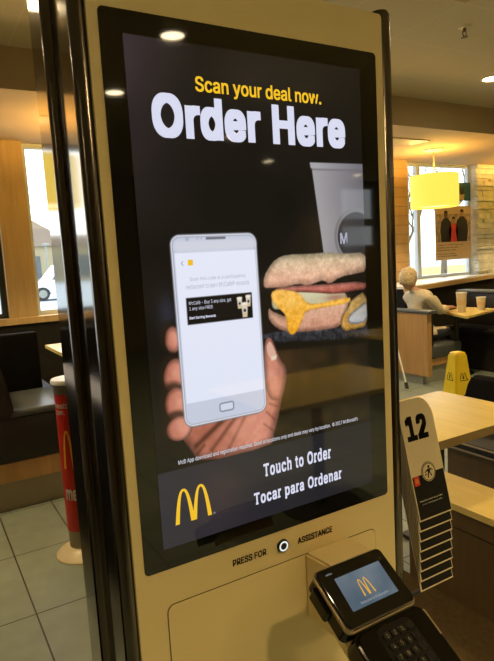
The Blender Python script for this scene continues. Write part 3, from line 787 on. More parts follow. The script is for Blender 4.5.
# ------------------------------------------------------------------ lamps
def pendant(x, y, zt, zb, r, label):
    t = thing('pendant_lamp', label, 'pendant lamp', (x, y, ZL), 'drum pendants along the window wall')
    n = 48
    sh = lathe(B(), [(r, zb), (r, zt), (r - .006, zt), (r - .006, zb), (r, zb)], (x, y, 0), n); 
    obj('lamp_shade', sh, M['shade'], t, smooth=True)
    obj('diffuser', lathe(B(), [(.001, zb + .03), (r - .008, zb + .03), (r - .008, zb + .036), (.001, zb + .036)], (x, y, 0), n), M['diffuser'], t)
    obj('stem', tube(B(), [(x, y, zb + .10), (x, y, ZL - .02)], .011), M['tan_base'], t, smooth=True)
    obj('ceiling_cap', lathe(B(), [(.13, ZL), (.125, ZL - .015), (.03, ZL - .03), (.001, ZL - .03)], (x, y, 0), 32), M['tan_base'], t, smooth=True)
    bm = B()
    for k in range(3):
        a = k * 2 * PI / 3; tube(bm, [(x, y, zt - .03), (x + (r - .005) * math.cos(a), y + (r - .005) * math.sin(a), zt - .03)], .006, 8)
    obj('spider', bm, M['tan_base'], t)
    def pl_(z_, e, rad):
        l = bpy.data.lights.new('pendant_light', 'POINT'); l.energy = e; l.color = (1.0, .58, .14); l.shadow_soft_size = rad
        lo = bpy.data.objects.new('pendant_light', l); COL.objects.link(lo); lo.location = (x, y, z_)
    pl_(zt - .07, PEND_UP, .10)
    sp_ = bpy.data.lights.new('pendant_down', 'SPOT'); sp_.energy = PEND_DOWN; sp_.color = (1.0, .72, .34); sp_.spot_size = math.radians(130); sp_.spot_blend = .6; sp_.shadow_soft_size = .2
    so = bpy.data.objects.new('pendant_down', sp_); COL.objects.link(so); so.location = (x, y, zb + .015)
PEND_UP, PEND_DOWN = 50, 80
pendant(5.86, 5.14, 2.42, 2.02, .295, 'glowing yellow drum pendant hanging before the right-hand window')
pendant(8.05, 5.14, 2.42, 2.02, .295, 'drum pendant beyond the right edge, beside the stone pier')
pendant(3.70, 5.05, 2.42, 2.02, .295, 'drum pendant hidden behind the kiosk, nearer the right-hand window')
pendant(1.46, 4.95, 2.42, 2.02, .295, 'drum pendant hidden behind the kiosk, nearer the left-hand window')
pendant(-0.62, 5.0, 2.42, 2.02, .295, 'drum pendant seen only mirrored in the kiosk side panel')

def downlight(x, y, label, e=30):
    t = thing('downlight', label, 'ceiling light', (x, y, ZC), 'recessed downlights in the main ceiling')
    obj('trim_ring', lathe(B(), [(.105, ZC), (.105, ZC - .006), (.080, ZC - .010), (.078, ZC)], (x, y, 0), 32), M['tan_base'], t, smooth=True)
    obj('lens', lathe(B(), [(.001, ZC - .004), (.077, ZC - .004), (.077, ZC - .001), (.001, ZC - .001)], (x, y, 0), 32), M['lens'], t)
    l = bpy.data.lights.new('downlight_beam', 'SPOT'); l.energy = e; l.color = (1.0, .72, .34); l.spot_size = math.radians(125); l.spot_blend = .8; l.shadow_soft_size = .07
    lo = bpy.data.objects.new('downlight_beam', l); COL.objects.link(lo); lo.location = (x, y, ZC - .02)
DL = 210
for x, y, lab in ((4.80, 3.52, 'recessed downlight at the right edge, beyond the sprinkler'), (1.70, -2.22, 'downlight mirrored at the top of the display bezel'),
                  (1.73, -3.57, 'downlight mirrored at the left of the display bezel'), (3.62, -4.85, 'downlight mirrored in the headline word'),
                  (5.07, -6.28, 'small downlight mirrored left of the cup'), (7.78, -7.27, 'small downlight mirrored on the cup'),
                  (-.34, 3.55, 'downlight mirrored at the top of the kiosk side strip'), (-2.2, 0.5, 'downlight out of view on the left'),
                  (4.6, 0.2, 'downlight out of view on the right'), (3.0, 1.7, 'added unseen light brightening the near table, beyond the right edge'), (0.45, -1.0, 'added unseen light above the viewer, brightening the kiosk face'), (3.2, -1.1, 'added unseen light above the viewer, brightening the kiosk from the right')):  # near-table and above-viewer lamps are added fill, kept out of view
    downlight(x, y, lab, DL * (3.0 if x == 3.2 else 0.45 if x == 3.0 else 0.7 if x == .45 else 2.6 if (x, y) == (1.70, -2.22) else 1.6 if y == -3.57 else 1))

# sprinkler
t = thing('fire_sprinkler', 'small brass fire sprinkler hanging from the main ceiling', 'sprinkler', (3.52, 2.80, ZC))
obj('escutcheon', lathe(B(), [(.042, ZC), (.040, ZC - .006), (.012, ZC - .010), (.001, ZC - .010)], (3.52, 2.80, 0), 24), M['tan_base'], t, smooth=True)
bm = tube(B(), [(3.52, 2.80, ZC - .008), (3.52, 2.80, ZC - .035)], .010); tube(bm, [(3.505, 2.80, ZC - .03), (3.50, 2.80, ZC - .05), (3.52, 2.80, ZC - .07), (3.54, 2.80, ZC - .05), (3.535, 2.80, ZC - .03)], .004, 6)
obj('frame_arms', bm, M['wood_brown'], t, smooth=True)
obj('deflector', lathe(B(), [(.001, ZC - .074), (.024, ZC - .072), (.024, ZC - .069), (.001, ZC - .069)], (3.52, 2.80, 0), 16), M['wood_brown'], t)
# vents
def vent(x0, x1, y0, y1, z_, label, fm, sm):
    t = thing('air_vent', label, 'vent', ((x0 + x1) / 2, (y0 + y1) / 2, z_))
    bm = B(); f = .03
    box(bm, x0, x1, y0, y0 + f, z_ - .012, z_); box(bm, x0, x1, y1 - f, y1, z_ - .012, z_); box(bm, x0, x0 + f, y0 + f, y1 - f, z_ - .012, z_); box(bm, x1 - f, x1, y0 + f, y1 - f, z_ - .012, z_)
    obj('frame', bm, fm, t)
    obj('backing', box(B(), x0 + f, x1 - f, y0 + f, y1 - f, z_ - .002, z_), M['black_metal'], t)
    bm = B(); n = int((y1 - y0 - 2 * f) / .035)
    for i in range(n):
        yy = y0 + f + (i + .5) * (y1 - y0 - 2 * f) / n; prism(bm, [(yy - .010, z_ - .004), (yy + .008, z_ - .012), (yy + .010, z_ - .010), (yy - .008, z_ - .002)], 'x', x0 + f, x1 - f)
    obj('louvre', bm, sm, t)
vent(4.72, 5.32, 4.72, 4.98, ZL, 'pale air vent in the lower ceiling left of the pendant', M['tan_base'], M['tan_base'])
vent(2.60, 3.18, 1.95, 2.52, ZC, 'brown air vent in the ceiling at the top edge above the sprinkler', M['ceil_low'], M['wood_brown'])

# ------------------------------------------------------------------ left side
bench = thing('booth_bench', 'black padded booth bench with wooden plinth below the left windows', 'bench', (0.9, 4.6, 0))
obj('kick_plate', box(B(), -1.48, 0.86, 3.80, 5.86, 0.0, 0.19), M['steel'], bench)
obj('wood_plinth', box(B(), -1.5, 0.88, 3.77, 5.86, 0.19, 0.315, .004), M['wood'], bench)
bm = B(); box(bm, -1.5, 0.88, 3.765, 5.86, 0.315, 0.60, .012); obj('seat_box', bm, M['vinyl'], bench, smooth=True)
bm = B(); box(bm, 0.40, 0.83, 3.76, 4.40, 0.60, 0.645, .018, 3); obj('seat_cushion', bm, M['vinyl_grey'], bench, smooth=True)
bm = B(); box(bm, -1.5, 0.775, 4.41, 4.52, 0.60, 1.06, .018, 3); obj('backrest', bm, M['black_fabric'], bench, smooth=True)
bm = B(); prism(bm, [(0.0, .60), (.47, .60), (.475, .64), (.45, .80), (.40, 1.02), (.37, 1.06), (0.0, 1.06)], 'y', 3.74, 4.40)
bmesh.ops.bevel(bm, geom=bm.edges[:], offset=.02, segments=3, affect='EDGES')
obj('backrest', bm, M['vinyl'], bench, smooth=True)
dv = thing('added_divider', 'unseen low black block added left of the kiosk to darken its side panel reflection', 'divider', (-.25, 2.2, 0))  # added out of view so the side panel reflects something dark
bm = B(); box(bm, -.30, -.20, 1.0, 3.40, 0.10, .93, .01); obj('added_divider_panel', bm, M['black_fabric'], dv)
obj('added_divider_plinth', box(B(), -.29, -.21, 1.02, 3.38, 0, .10), M['steel'], dv)
obj('top_cap', box(B(), -.31, -.19, .99, 3.41, .93, .955, .004), M['wood_brown'], dv)
lt_ = thing('dining_table', 'maple-topped table beyond the left booth bench, beside the kiosk', 'table', (1.25, 4.45, 0))
bm = B(); box(bm, 0.90, 1.65, 4.10, 4.86, 0.872, 0.90, .003); obj('tabletop', bm, M['laminate'], lt_)
obj('pedestal', tube(B(), [(1.28, 4.48, .02), (1.28, 4.48, .872)], .035), M['black_metal'], lt_, smooth=True)
obj('foot', lathe(B(), [(.24, 0), (.24, .012), (.05, .03), (.001, .03)], (1.28, 4.48, 0), 32), M['black_metal'], lt_, smooth=True)

post = thing('donation_stand', 'red round collection post with cream foot beside the kiosk', 'stand', (0.655, 2.98, 0))
px_, py_ = 0.655, 2.98; pr = .082
obj('foot', lathe(B(), [(.150, 0), (.150, .006), (.142, .014), (pr + .012, .045), (pr + .004, .05), (.001, .05)], (px_, py_, 0), 48), M['tan_base'], post, smooth=True)
obj('column', lathe(B(), [(pr - .004, .04), (pr - .004, .15), (pr - .004, .155), (pr - .004, .90)], (px_, py_, 0), 48), M['steel'], post, smooth=True)
obj('red_wrap', lathe(B(), [(pr, .145), (pr, .875), (pr - .003, .875), (pr - .003, .145), (pr, .145)], (px_, py_, 0), 48), M['red'], post, smooth=True)
obj('collar', lathe(B(), [(pr + .002, .875), (pr + .002, .925), (.001, .925)], (px_, py_, 0), 48), M['steel'], post, smooth=True)
obj('lid', lathe(B(), [(pr + .012, .925), (pr + .014, .935), (pr + .008, .948), (.001, .952)], (px_, py_, 0), 48), M['white_p'], post, smooth=True)
a_cam = math.atan2(-py_, -px_)                     # side that faces the kiosk front
def wrap(u, v):                                    # u along the girth (m), v height
    a = a_cam + u / pr; return (px_ + (pr + .0012) * math.cos(a), py_ + (pr + .0012) * math.sin(a), v)
bm = B()
put_text(bm, 'health', -.104, -.006, .805, .832, wrap, bold=.01, mi=1); put_text(bm, 'open.', -.100, -.040, .765, .792, wrap, bold=.01, mi=1)
obj('slogan_lettering', bm, [M['gold_print'], M['print_white']], post); bm = B()
put_arches(bm, -.074, .046, .485, .69, wrap, 0); obj('arches_mark', bm, [M['gold_print'], M['print_white']], post); bm = B()
put_text(bm, 'me.', -.080, .0, .315, .375, wrap, bold=.03, mi=1)
obj('word_mark', bm, [M['gold_print'], M['print_white']], post)

# ------------------------------------------------------------------ right side: near table, wooden bench, black bench
nt_ = thing('dining_table', 'near maple-topped table behind the number cards', 'table', (2.0, 1.78, 0))
bm = B(); box(bm, 1.62, 2.36, 1.50, 2.06, 0.712, 0.75, .002)
o = obj('tabletop', bm, [M['laminate'], M['lam_edge']], nt_)
for p in o.data.polygons:
    if abs(p.normal.z) < .5: p.material_index = 1
obj('pedestal', box(B(), 2.115, 2.165, 1.86, 1.92, .02, .712, .005), M['black_metal'], nt_)
obj('foot', box(B(), 2.09, 2.30, 1.70, 2.10, 0, .02, .005), M['black_metal'], nt_)
wb = thing('wooden_bench', 'low maple-topped wooden bench at the lower right edge', 'bench', (1.96, 1.2, 0))
obj('bench_top', box(B(), 1.835, 2.085, .55, 1.83, 0.42, 0.45, .002), M['laminate'], wb)
obj('side_panel', box(B(), 1.850, 2.07, .57, 1.81, 0.34, 0.42), M['wood_brown'], wb)
obj('lower_panel', box(B(), 1.858, 2.06, .57, 1.81, 0.0, 0.332), M['wood_brown'], wb)
obj('shadow_gap', box(B(), 1.872, 2.05, .58, 1.80, 0.332, 0.34), M['black_metal'], wb)
mt_ = thing('floor_shade_sheet', 'dark brown sheet added as floor shade between the kiosk and the wooden bench', 'mat', (1.3, 1.2, 0))  # added sheet, stands in for shade on the floor tile
mm = mat('brown_floor_shade', (0.085, 0.058, 0.026), 0.9, var=0.15, scale=60, bump=0.2, bscale=200, spec=0.0)
obj('shade_strip', box(B(), .80, 1.545, .2, 3.0, 0, .008), mm, mt_); obj('shade_strip', box(B(), 1.555, 1.852, .2, 3.0, 0, .008), mm, mt_)
bb = thing('booth_bench', 'black upholstered booth bench directly behind the near table', 'bench', (2.7, 1.4, 0))
bm = B(); box(bm, 2.45, 2.86, .3, 2.16, .42, .465, .014, 3); obj('seat_cushion', bm, M['vinyl'], bb, smooth=True)
obj('seat_piping', tube(B(), [(2.452, .3, .455), (2.452, 2.16, .455)], .005), M['steel'], bb, smooth=True)
obj('seat_piping', tube(B(), [(2.452, .3, .418), (2.452, 2.16, .418)], .006), M['steel'], bb, smooth=True)
obj('bench_base', box(B(), 2.50, 2.86, .32, 2.13, 0, .42), M['wood_brown'], bb)
bm = B(); prism(bm, [(2.70, .46), (2.86, .42), (2.92, .42), (2.92, .69), (2.895, .735), (2.83, .735), (2.79, .69)], 'y', .3, 2.23)
bmesh.ops.bevel(bm, geom=bm.edges[:], offset=.012, segments=3, affect='EDGES'); obj('backrest', bm, M['black_fabric'], bb, smooth=True)
obj('back_panel', box(B(), 2.86, 2.905, .34, 2.26, 0, .43), M['wood_brown'], bb)

# caution cone: tapering four-sided tower
cn = thing('caution_cone', 'yellow four-sided wet-floor cone standing beyond the near table', 'safety cone', (3.98, 3.27, 0))
cxx, cyy = 3.98, 3.27; ztop = .60
def frus(bm, z0, z1, w0, w1, bev=.012, ang=math.radians(-12)):
    vs = []
    for z_, w in ((z0, w0), (z1, w1)):
        ring = []
        for k in range(4):
            a = ang + PI / 4 + k * PI / 2; ring.append(bm.verts.new((cxx + w * math.cos(a) * .7071, cyy + w * math.sin(a) * .7071, z_)))
        vs.append(ring)
    bm.faces.new(list(reversed(vs[0]))); bm.faces.new(vs[1])
    for k in range(4): bm.faces.new((vs[0][k], vs[0][(k + 1) % 4], vs[1][(k + 1) % 4], vs[1][k]))
    bmesh.ops.recalc_face_normals(bm, faces=bm.faces)
    bmesh.ops.bevel(bm, geom=bm.edges[:], offset=bev, segments=2, affect='EDGES'); return bm
obj('cone_body', frus(B(), 0.03, ztop, .235, .112), M['yellow_p'], cn, smooth=True)
obj('cone_foot', frus(B(), 0.0, .03, .26, .25, .006), M['yellow_p'], cn, smooth=True)
obj('cone_cap', frus(B(), ztop - .004, ztop + .012, .10, .085, .004), M['yellow_p'], cn, smooth=True)
def cone_face(k):
    ang = math.radians(-12) + k * PI / 2
    def f(u, z_):
        t_ = (z_ - .03) / (ztop - .03); half = (.235 + (.112 - .235) * t_) / 2 + .0015
        return (cxx + half * math.cos(ang) - u * math.sin(ang), cyy + half * math.sin(ang) + u * math.cos(ang), z_)
    return f
for k in range(4):
    f = cone_face(k); bm = B()
    put_arches(bm, -.038, .030, .385, .440, f); put_poly(bm, [(-.042, .372), (.046, .372), (.046, .378), (-.042, .378)], f); put_poly(bm, [(.032, .40), (.044, .378), (.036, .378)], f)
    obj('arches_mark', bm, M['print_black'], cn); bm = B()
    put_ring(bm, 0, .22, .034, .024, f); put_poly(bm, circle(.0, .235, .010, 12), f); put_poly(bm, [(-.012, .222), (.012, .222), (.022, .195), (-.02, .195)], f)
    obj('warning_mark', bm, M['print_black'], cn)

# ------------------------------------------------------------------ far right booth
fb = thing('booth_bench', 'wood-backed booth bench that the seated person uses', 'bench', (5.1, 4.7, 0))
obj('wood_back', box(B(), 4.80, 4.87, 4.34, 5.30, 0.10, 0.80, .003), M['wood'], fb)
obj('plinth', box(B(), 4.83, 5.26, 4.44, 4.98, 0.0, 0.19), M['steel_grey'], fb)
obj('end_board', box(B(), 4.87, 5.28, 4.42, 4.98, 0.19, 0.27, .003), M['wood'], fb)
bm = B(); box(bm, 4.88, 5.44, 4.40, 4.98, .27, .42, .025, 3); obj('seat_cushion', bm, M['vinyl_grey'], fb, smooth=True)
bm = B(); box(bm, 4.87, 4.955, 4.38, 4.98, .42, .79, .02, 3); obj('backrest', bm, M['vinyl'], fb, smooth=True)
bm = B(); box(bm, 4.78, 4.93, 4.30, 5.30, .80, .835, .008); obj('cap_rail', bm, M['vinyl_grey'], fb, smooth=True)
ob_ = thing('booth_bench', 'long black booth bench across the table from the person', 'bench', (6.1, 3.8, 0))
bm = B(); box(bm, 5.78, 6.2, 2.6, 4.98, .46, .52, .02, 3); obj('seat_cushion', bm, M['vinyl'], ob_, smooth=True)
obj('bench_base', box(B(), 5.86, 6.2, 2.62, 4.96, 0, .46), M['vinyl'], ob_)
bm = B(); box(bm, 6.12, 6.28, 2.6, 5.0, .50, .93, .03, 3); obj('backrest', bm, M['vinyl'], ob_, smooth=True)
bm = B(); box(bm, 6.10, 6.30, 2.58, 5.02, .925, .955, .010, 2); obj('cap_rail', bm, M['vinyl_grey'], ob_, smooth=True)
tb = thing('dining_table', 'far table with two cups on it before the right-hand window', 'table', (5.55, 4.5, 0))
quad = [(5.18, 4.12), (5.98, 4.36), (5.74, 5.0), (5.50, 4.90)]
bm = B(); prism(bm, [(5.17, 4.12), (6.02, 4.33), (6.00, 4.93), (5.58, 4.93)], 'z', .722, .75); bmesh.ops.bevel(bm, geom=bm.edges[:], offset=.004, segments=2, affect='EDGES')
obj('tabletop', bm, M['laminate'], tb)
obj('pedestal', tube(B(), [(5.56, 4.58, .02), (5.56, 4.58, .722)], .032), M['black_metal'], tb, smooth=True)
obj('foot', lathe(B(), [(.20, 0), (.20, .012), (.05, .03), (.001, .03)], (5.56, 4.58, 0), 32), M['black_metal'], tb, smooth=True)
def cup(x, y, z_, r, h, label):
    t = thing('paper_cup', label, 'cup', (x, y, z_), 'paper cups on the far table')
    obj('cup_body', lathe(B(), [(r * .72, z_), (r, z_ + h * .97), (r * .93, z_ + h * .97), (r * .66, z_ + .01), (.001, z_ + .01)], (x, y, 0), 28), M['cup'], t, smooth=True)
    obj('rim', lathe(B(), [(r * 1.0, z_ + h * .95), (r * 1.07, z_ + h * .97), (r * 1.0, z_ + h), (r * .93, z_ + h * .97), (r * 1.0, z_ + h * .95)], (x, y, 0), 28), M['white_p'], t, smooth=True)
    bm = lathe(B(), [(r * .86, z_ + h * .38), (r * .93, z_ + h * .66), (r * .925, z_ + h * .66), (r * .855, z_ + h * .38)], (x, y, 0), 28)
    obj('printed_band', bm, M['tan_print'], t, smooth=True)
cup(5.46, 4.42, .75, .060, .235, 'taller paper cup on the far table, left of the other')
cup(5.78, 4.40, .75, .054, .155, 'shorter paper cup on the far table, right of the other')
tr = thing('food_tray', 'dark tray with food in front of the seated person', 'tray', (5.60, 4.78, .75))
bm = B(); prism(bm, [(5.47, 4.72), (5.74, 4.72), (5.74, 4.88), (5.56, 4.88)], 'z', .75, .765); obj('tray_body', bm, M['vinyl'], tr)
obj('sandwich', lathe(B(), [(.055, .765), (.06, .785), (.045, .81), (.001, .815)], (5.56, 4.78, 0), 20), M['food'], tr, smooth=True)
# cane
cane = thing('walking_cane', 'thin pale walking cane leaning on the wooden booth back', 'cane', (4.56, 4.43, 0))
obj('shaft', tube(B(), [(4.56, 4.43, .035), (4.775, 4.90, .80)], .009), M['white_p'], cane, smooth=True)
obj('rubber_tip', tube(B(), [(4.553, 4.415, 0.0), (4.566, 4.443, .06)], .020), M['rubber'], cane, smooth=True)
obj('handle', tube(B(), [(4.775, 4.90, .79), (4.77, 4.91, .84), (4.74, 4.92, .855), (4.70, 4.92, .845)], .012), M['rubber'], cane, smooth=True)

# seated person
def skin_body(name, verts, edges, radii, m, parent, root=0, sub=2):
    me = bpy.data.meshes.new(name); me.from_pydata([tuple(Vector(v) - world_loc(parent)) for v in verts], edges, []); me.update()
    o = bpy.data.objects.new(name, me); COL.objects.link(o); o.parent = parent
    md = o.modifiers.new('skin', 'SKIN'); md.use_smooth_shade = True
    for i, r in enumerate(radii):
        sv = me.skin_vertices[0].data[i]; sv.radius = (r, r) if not isinstance(r, tuple) else r; sv.use_root = (i == root)
    s_ = o.modifiers.new('sub', 'SUBSURF'); s_.levels = sub; s_.render_levels = sub
    me.materials.append(m)
    bpy.context.view_layer.update()
    dg = bpy.context.evaluated_depsgraph_get(); nm = bpy.data.meshes.new_from_object(o.evaluated_get(dg))
    o.modifiers.clear(); o.data = nm
    if not nm.materials: nm.materials.append(m)
    return o
py0 = 4.74
pers = thing('person', 'seated person in beige shirt leaning over the far table', 'person', (5.12, py0, .42))
V_ = [(5.10, py0, .52), (5.09, py0, .70), (5.12, py0, .86), (5.14, py0, .955), (5.06, py0 + .02, 1.02), (5.01, py0 + .04, 1.10),   # pelvis..neck,head
      (5.12, py0 - .17, .955), (5.22, py0 - .22, .78), (5.46, py0 - .13, .80),                                                   # near arm
      (5.12, py0 + .17, .95), (5.24, py0 + .20, .80), (5.47, py0 + .08, .80),
      (5.13, py0 - .10, .51), (5.50, py0 - .12, .52), (5.53, py0 - .12, .10), (5.66, py0 - .13, .045),
      (5.13, py0 + .10, .51), (5.50, py0 + .12, .52), (5.53, py0 + .12, .10), (5.66, py0 + .13, .045)]
E_ = [(0, 1), (1, 2), (2, 3), (3, 4), (4, 5), (3, 6), (6, 7), (7, 8), (3, 9), (9, 10), (10, 11), (0, 12), (12, 13), (13, 14), (14, 15), (0, 16), (16, 17), (17, 18), (18, 19)]
Rr = [.13, .13, .14, .12, .055, .05, .075, .055, .032, .075, .055, .032, .09, .065, .045, .035, .09, .065, .045, .035]
body = skin_body('body', V_, E_, Rr, M['shirt'], pers)
body.data.materials.append(M['jeans']); body.data.materials.append(M['skin'])
bz = world_loc(pers)
for p in body.data.polygons:
    c = p.center + bz
    if c.z < .56 and (c.z < .50 or c.x > 5.22): p.material_index = 1
    elif c.z > 1.04 or (c.x > 5.37 and c.z > .72): p.material_index = 2
bm = lathe(B(), [(.062, 0), (.070, .012), (.060, .030), (.054, .028), (.060, .010), (.062, 0)], (5.085, py0 + .02, .998), 20)
obj('shirt_collar', bm, M['shirt'], pers, smooth=True)
# head with face
hc = Vector((5.00, py0 + .04, 1.165))
bm = B(); bmesh.ops.create_uvsphere(bm, u_segments=28, v_segments=20, radius=1)
for v in bm.verts:
    x, y, z_ = v.co
    w = .078 * (1 - .18 * max(0, -z_)); fx = .098 * (1 - .10 * max(0, -z_))
    X = x * fx + (.012 if z_ < -.3 and x > 0 else 0); Y = y * w; Z = z_ * .122
    if x > .75: X += .020 * math.exp(-(y / .18) ** 2 - ((z_ + .12) / .22) ** 2)          # nose
    if x > .6: X -= .008 * math.exp(-((abs(y) - .38) / .16) ** 2 - ((z_ - .08) / .14) ** 2)  # eye sockets
    if x > .6: X += .006 * math.exp(-(y / .3) ** 2 - ((z_ + .52) / .07) ** 2)            # lips
    v.co = (X, Y, Z)
bmesh.ops.rotate(bm, verts=bm.verts, cent=(0, 0, 0), matrix=Matrix.Rotation(math.radians(22), 3, 'Y') )
bmesh.ops.translate(bm, verts=bm.verts, vec=hc)
hd = obj('head', bm, M['skin'], pers, smooth=True, auto=180)
bm = B()
for s_ in (-1, 1):
    g = bmesh.ops.create_uvsphere(bm, u_segments=12, v_segments=8, radius=1)
    for v in g['verts']: v.co = Vector((v.co.x * .020 - .005, v.co.y * .010 + s_ * .078, v.co.z * .034)) + hc
obj('ears', bm, M['skin'], hd, smooth=True)
bm = B()
for s_ in (-1, 1):
    g = bmesh.ops.create_uvsphere(bm, u_segments=10, v_segments=8, radius=.011)
    for v in g['verts']: v.co = v.co + Vector((.080, s_ * .030, -.022)) + hc
obj('eyes', bm, M['print_black'], hd, smooth=True)
bm = B(); bmesh.ops.create_uvsphere(bm, u_segments=36, v_segments=24, radius=1)
for v in list(bm.verts):
    x, y, z_ = v.co; k = 1 + .05 * math.sin(13 * x + 5 * z_) * math.sin(11 * y + 3) + random.uniform(-.015, .015)
    v.co = Vector((x * .112 * k - .020, y * .094 * k, z_ * .128 * k + .014))
dele = [v for v in bm.verts if v.co.x > .035 and v.co.z < .055 or v.co.z < -.085]
bmesh.ops.delete(bm, geom=dele, context='VERTS')
bmesh.ops.solidify(bm, geom=bm.faces[:], thickness=.012)
bmesh.ops.rotate(bm, verts=bm.verts, cent=(0, 0, 0), matrix=Matrix.Rotation(math.radians(18), 3, 'Y'))
bmesh.ops.translate(bm, verts=bm.verts, vec=hc)
obj('hair', bm, M['hair'], pers, smooth=True, auto=180)
def hand(wrist, fwd, upv, name='hand'):
    w = Vector(wrist); f = Vector(fwd).normalized(); u = Vector(upv); u = (u - f * u.dot(f)).normalized(); s_ = f.cross(u)
    V2 = [w, w + f * .045, w + f * .085]; E2 = [(0, 1), (1, 2)]; R2 = [.026, (.036, .018), (.036, .016)]
    for k, ln in enumerate((.058, .070, .066, .050)):
        b0 = w + f * .085 + s_ * (-.027 + .018 * k); i = len(V2)
        V2 += [b0, b0 + f * ln * .5 - u * .006, b0 + f * ln * .8 - u * .026]; E2 += [(2, i), (i, i + 1), (i + 1, i + 2)]; R2 += [.009, .0085, .0075]
    i = len(V2); b0 = w + f * .030 - s_ * .030
    V2 += [b0, b0 + f * .030 - s_ * .022 - u * .01, b0 + f * .055 - s_ * .022 - u * .018]; E2 += [(1, i), (i, i + 1), (i + 1, i + 2)]; R2 += [.012, .010, .009]
    return skin_body(name, V2, E2, R2, M['skin'], pers, 1, 1)
hand((5.46, py0 - .13, .80), (1, .25, .05), (0, 0, 1)); hand((5.47, py0 + .08, .80), (1, -.3, .05), (0, 0, 1))

# ------------------------------------------------------------------ posters on the right-hand window (flat prints on the inside of the glass)
PY = WY + .075
def R_at(xy, zy): return (xy * PY, 1.5 + zy * PY)
po = thing('window_poster', 'tan poster of three people in the right-hand window', 'poster', (7.16, PY, 1.33))
x0, x1, z0, z1 = 1.141 * PY, 7.615, 1.5 - .030 * PY, 1.5 + .105 * PY
obj('poster_sheet', box(B(), x0, x1, PY, PY + .004, z0, z1), M['tan_print'], po)
bm = B(); zp = z0 + .27; W3 = x1 - x0
pp = lambda x, z_: (x, PY - .0010, z_)
put_poly(bm, [(x0 + .01, zp), (x1 - .01, zp), (x1 - .01, z1 - .12), (x0 + .01, z1 - .12)], pp)
obj('photo_area', bm, M['photo_wall'], po)
bm = B()
def fig(cx, w, h, mi, sk, hh=.055):
    q = lambda x, z_: (x, PY - .0016, z_)
    put_poly(bm, [(cx - w * .42, zp), (cx + w * .42, zp), (cx + w * .52, zp + h * .45), (cx + w * .44, zp + h * .82), (cx + w * .15, zp + h), (cx - w * .15, zp + h), (cx - w * .44, zp + h * .82), (cx - w * .52, zp + h * .45)], q, mi)
    put_poly(bm, circle(cx, zp + h + hh * .9, hh * .75, 16, hh), lambda x, z_: (x, PY - .0020, z_), sk)
    put_poly(bm, [(cx + hh * .8 * math.cos(a), zp + h + hh * 1.2 + hh * .8 * math.sin(a)) for a in [i * PI / 8 for i in range(9)]], lambda x, z_: (x, PY - .0023, z_), 0)
fig(x0 + W3 * .29, .24, .36, 0, 3); fig(x0 + W3 * .50, .20, .28, 1, 2, .05); fig(x0 + W3 * .74, .27, .38, 0, 2)
obj('figures', bm, [M['p_black'], M['p_red'], M['p_skin'], M['p_skin2']], po)
bm = B()
for i, (wd, mi) in enumerate(((.72, 0), (.58, 0), (.52, 0), (.50, 0), (.55, 1))):
    zz = zp - .055 - i * .038 - (.018 if i > 2 else 0); put_text(bm, ['Together we can help more', 'families near the care', 'their children need.', 'Please give change', 'or round up today'][i], x0 + .04, x0 + .04 + wd * W3, zz, zz + (.018 if i < 4 else .024), pp, bold=.02, mi=mi)
obj('printed_lines', bm, [M['p_grey'], M['p_blue']], po)
p2 = thing('window_poster', 'dark teal poster above the tan one in the window', 'poster', (7.5, PY, 2.1))
obj('poster_sheet', box(B(), 1.215 * PY, 7.615, PY, PY + .004, 1.5 + .118 * PY, 1.5 + .160 * PY + .02), M['teal'], p2)
bm = B(); cx = 1.240 * PY; zb_ = 1.5 + .118 * PY
put_poly(bm, [(cx - .05, zb_ + .01), (cx + .05, zb_ + .01), (cx + .065, zb_ + .10), (cx - .065, zb_ + .10)], pp, 0)
put_poly(bm, circle(cx, zb_ + .14, .055, 16), pp, 1)
obj('printed_cup', bm, [M['tan_print'], M['p_black']], p2)

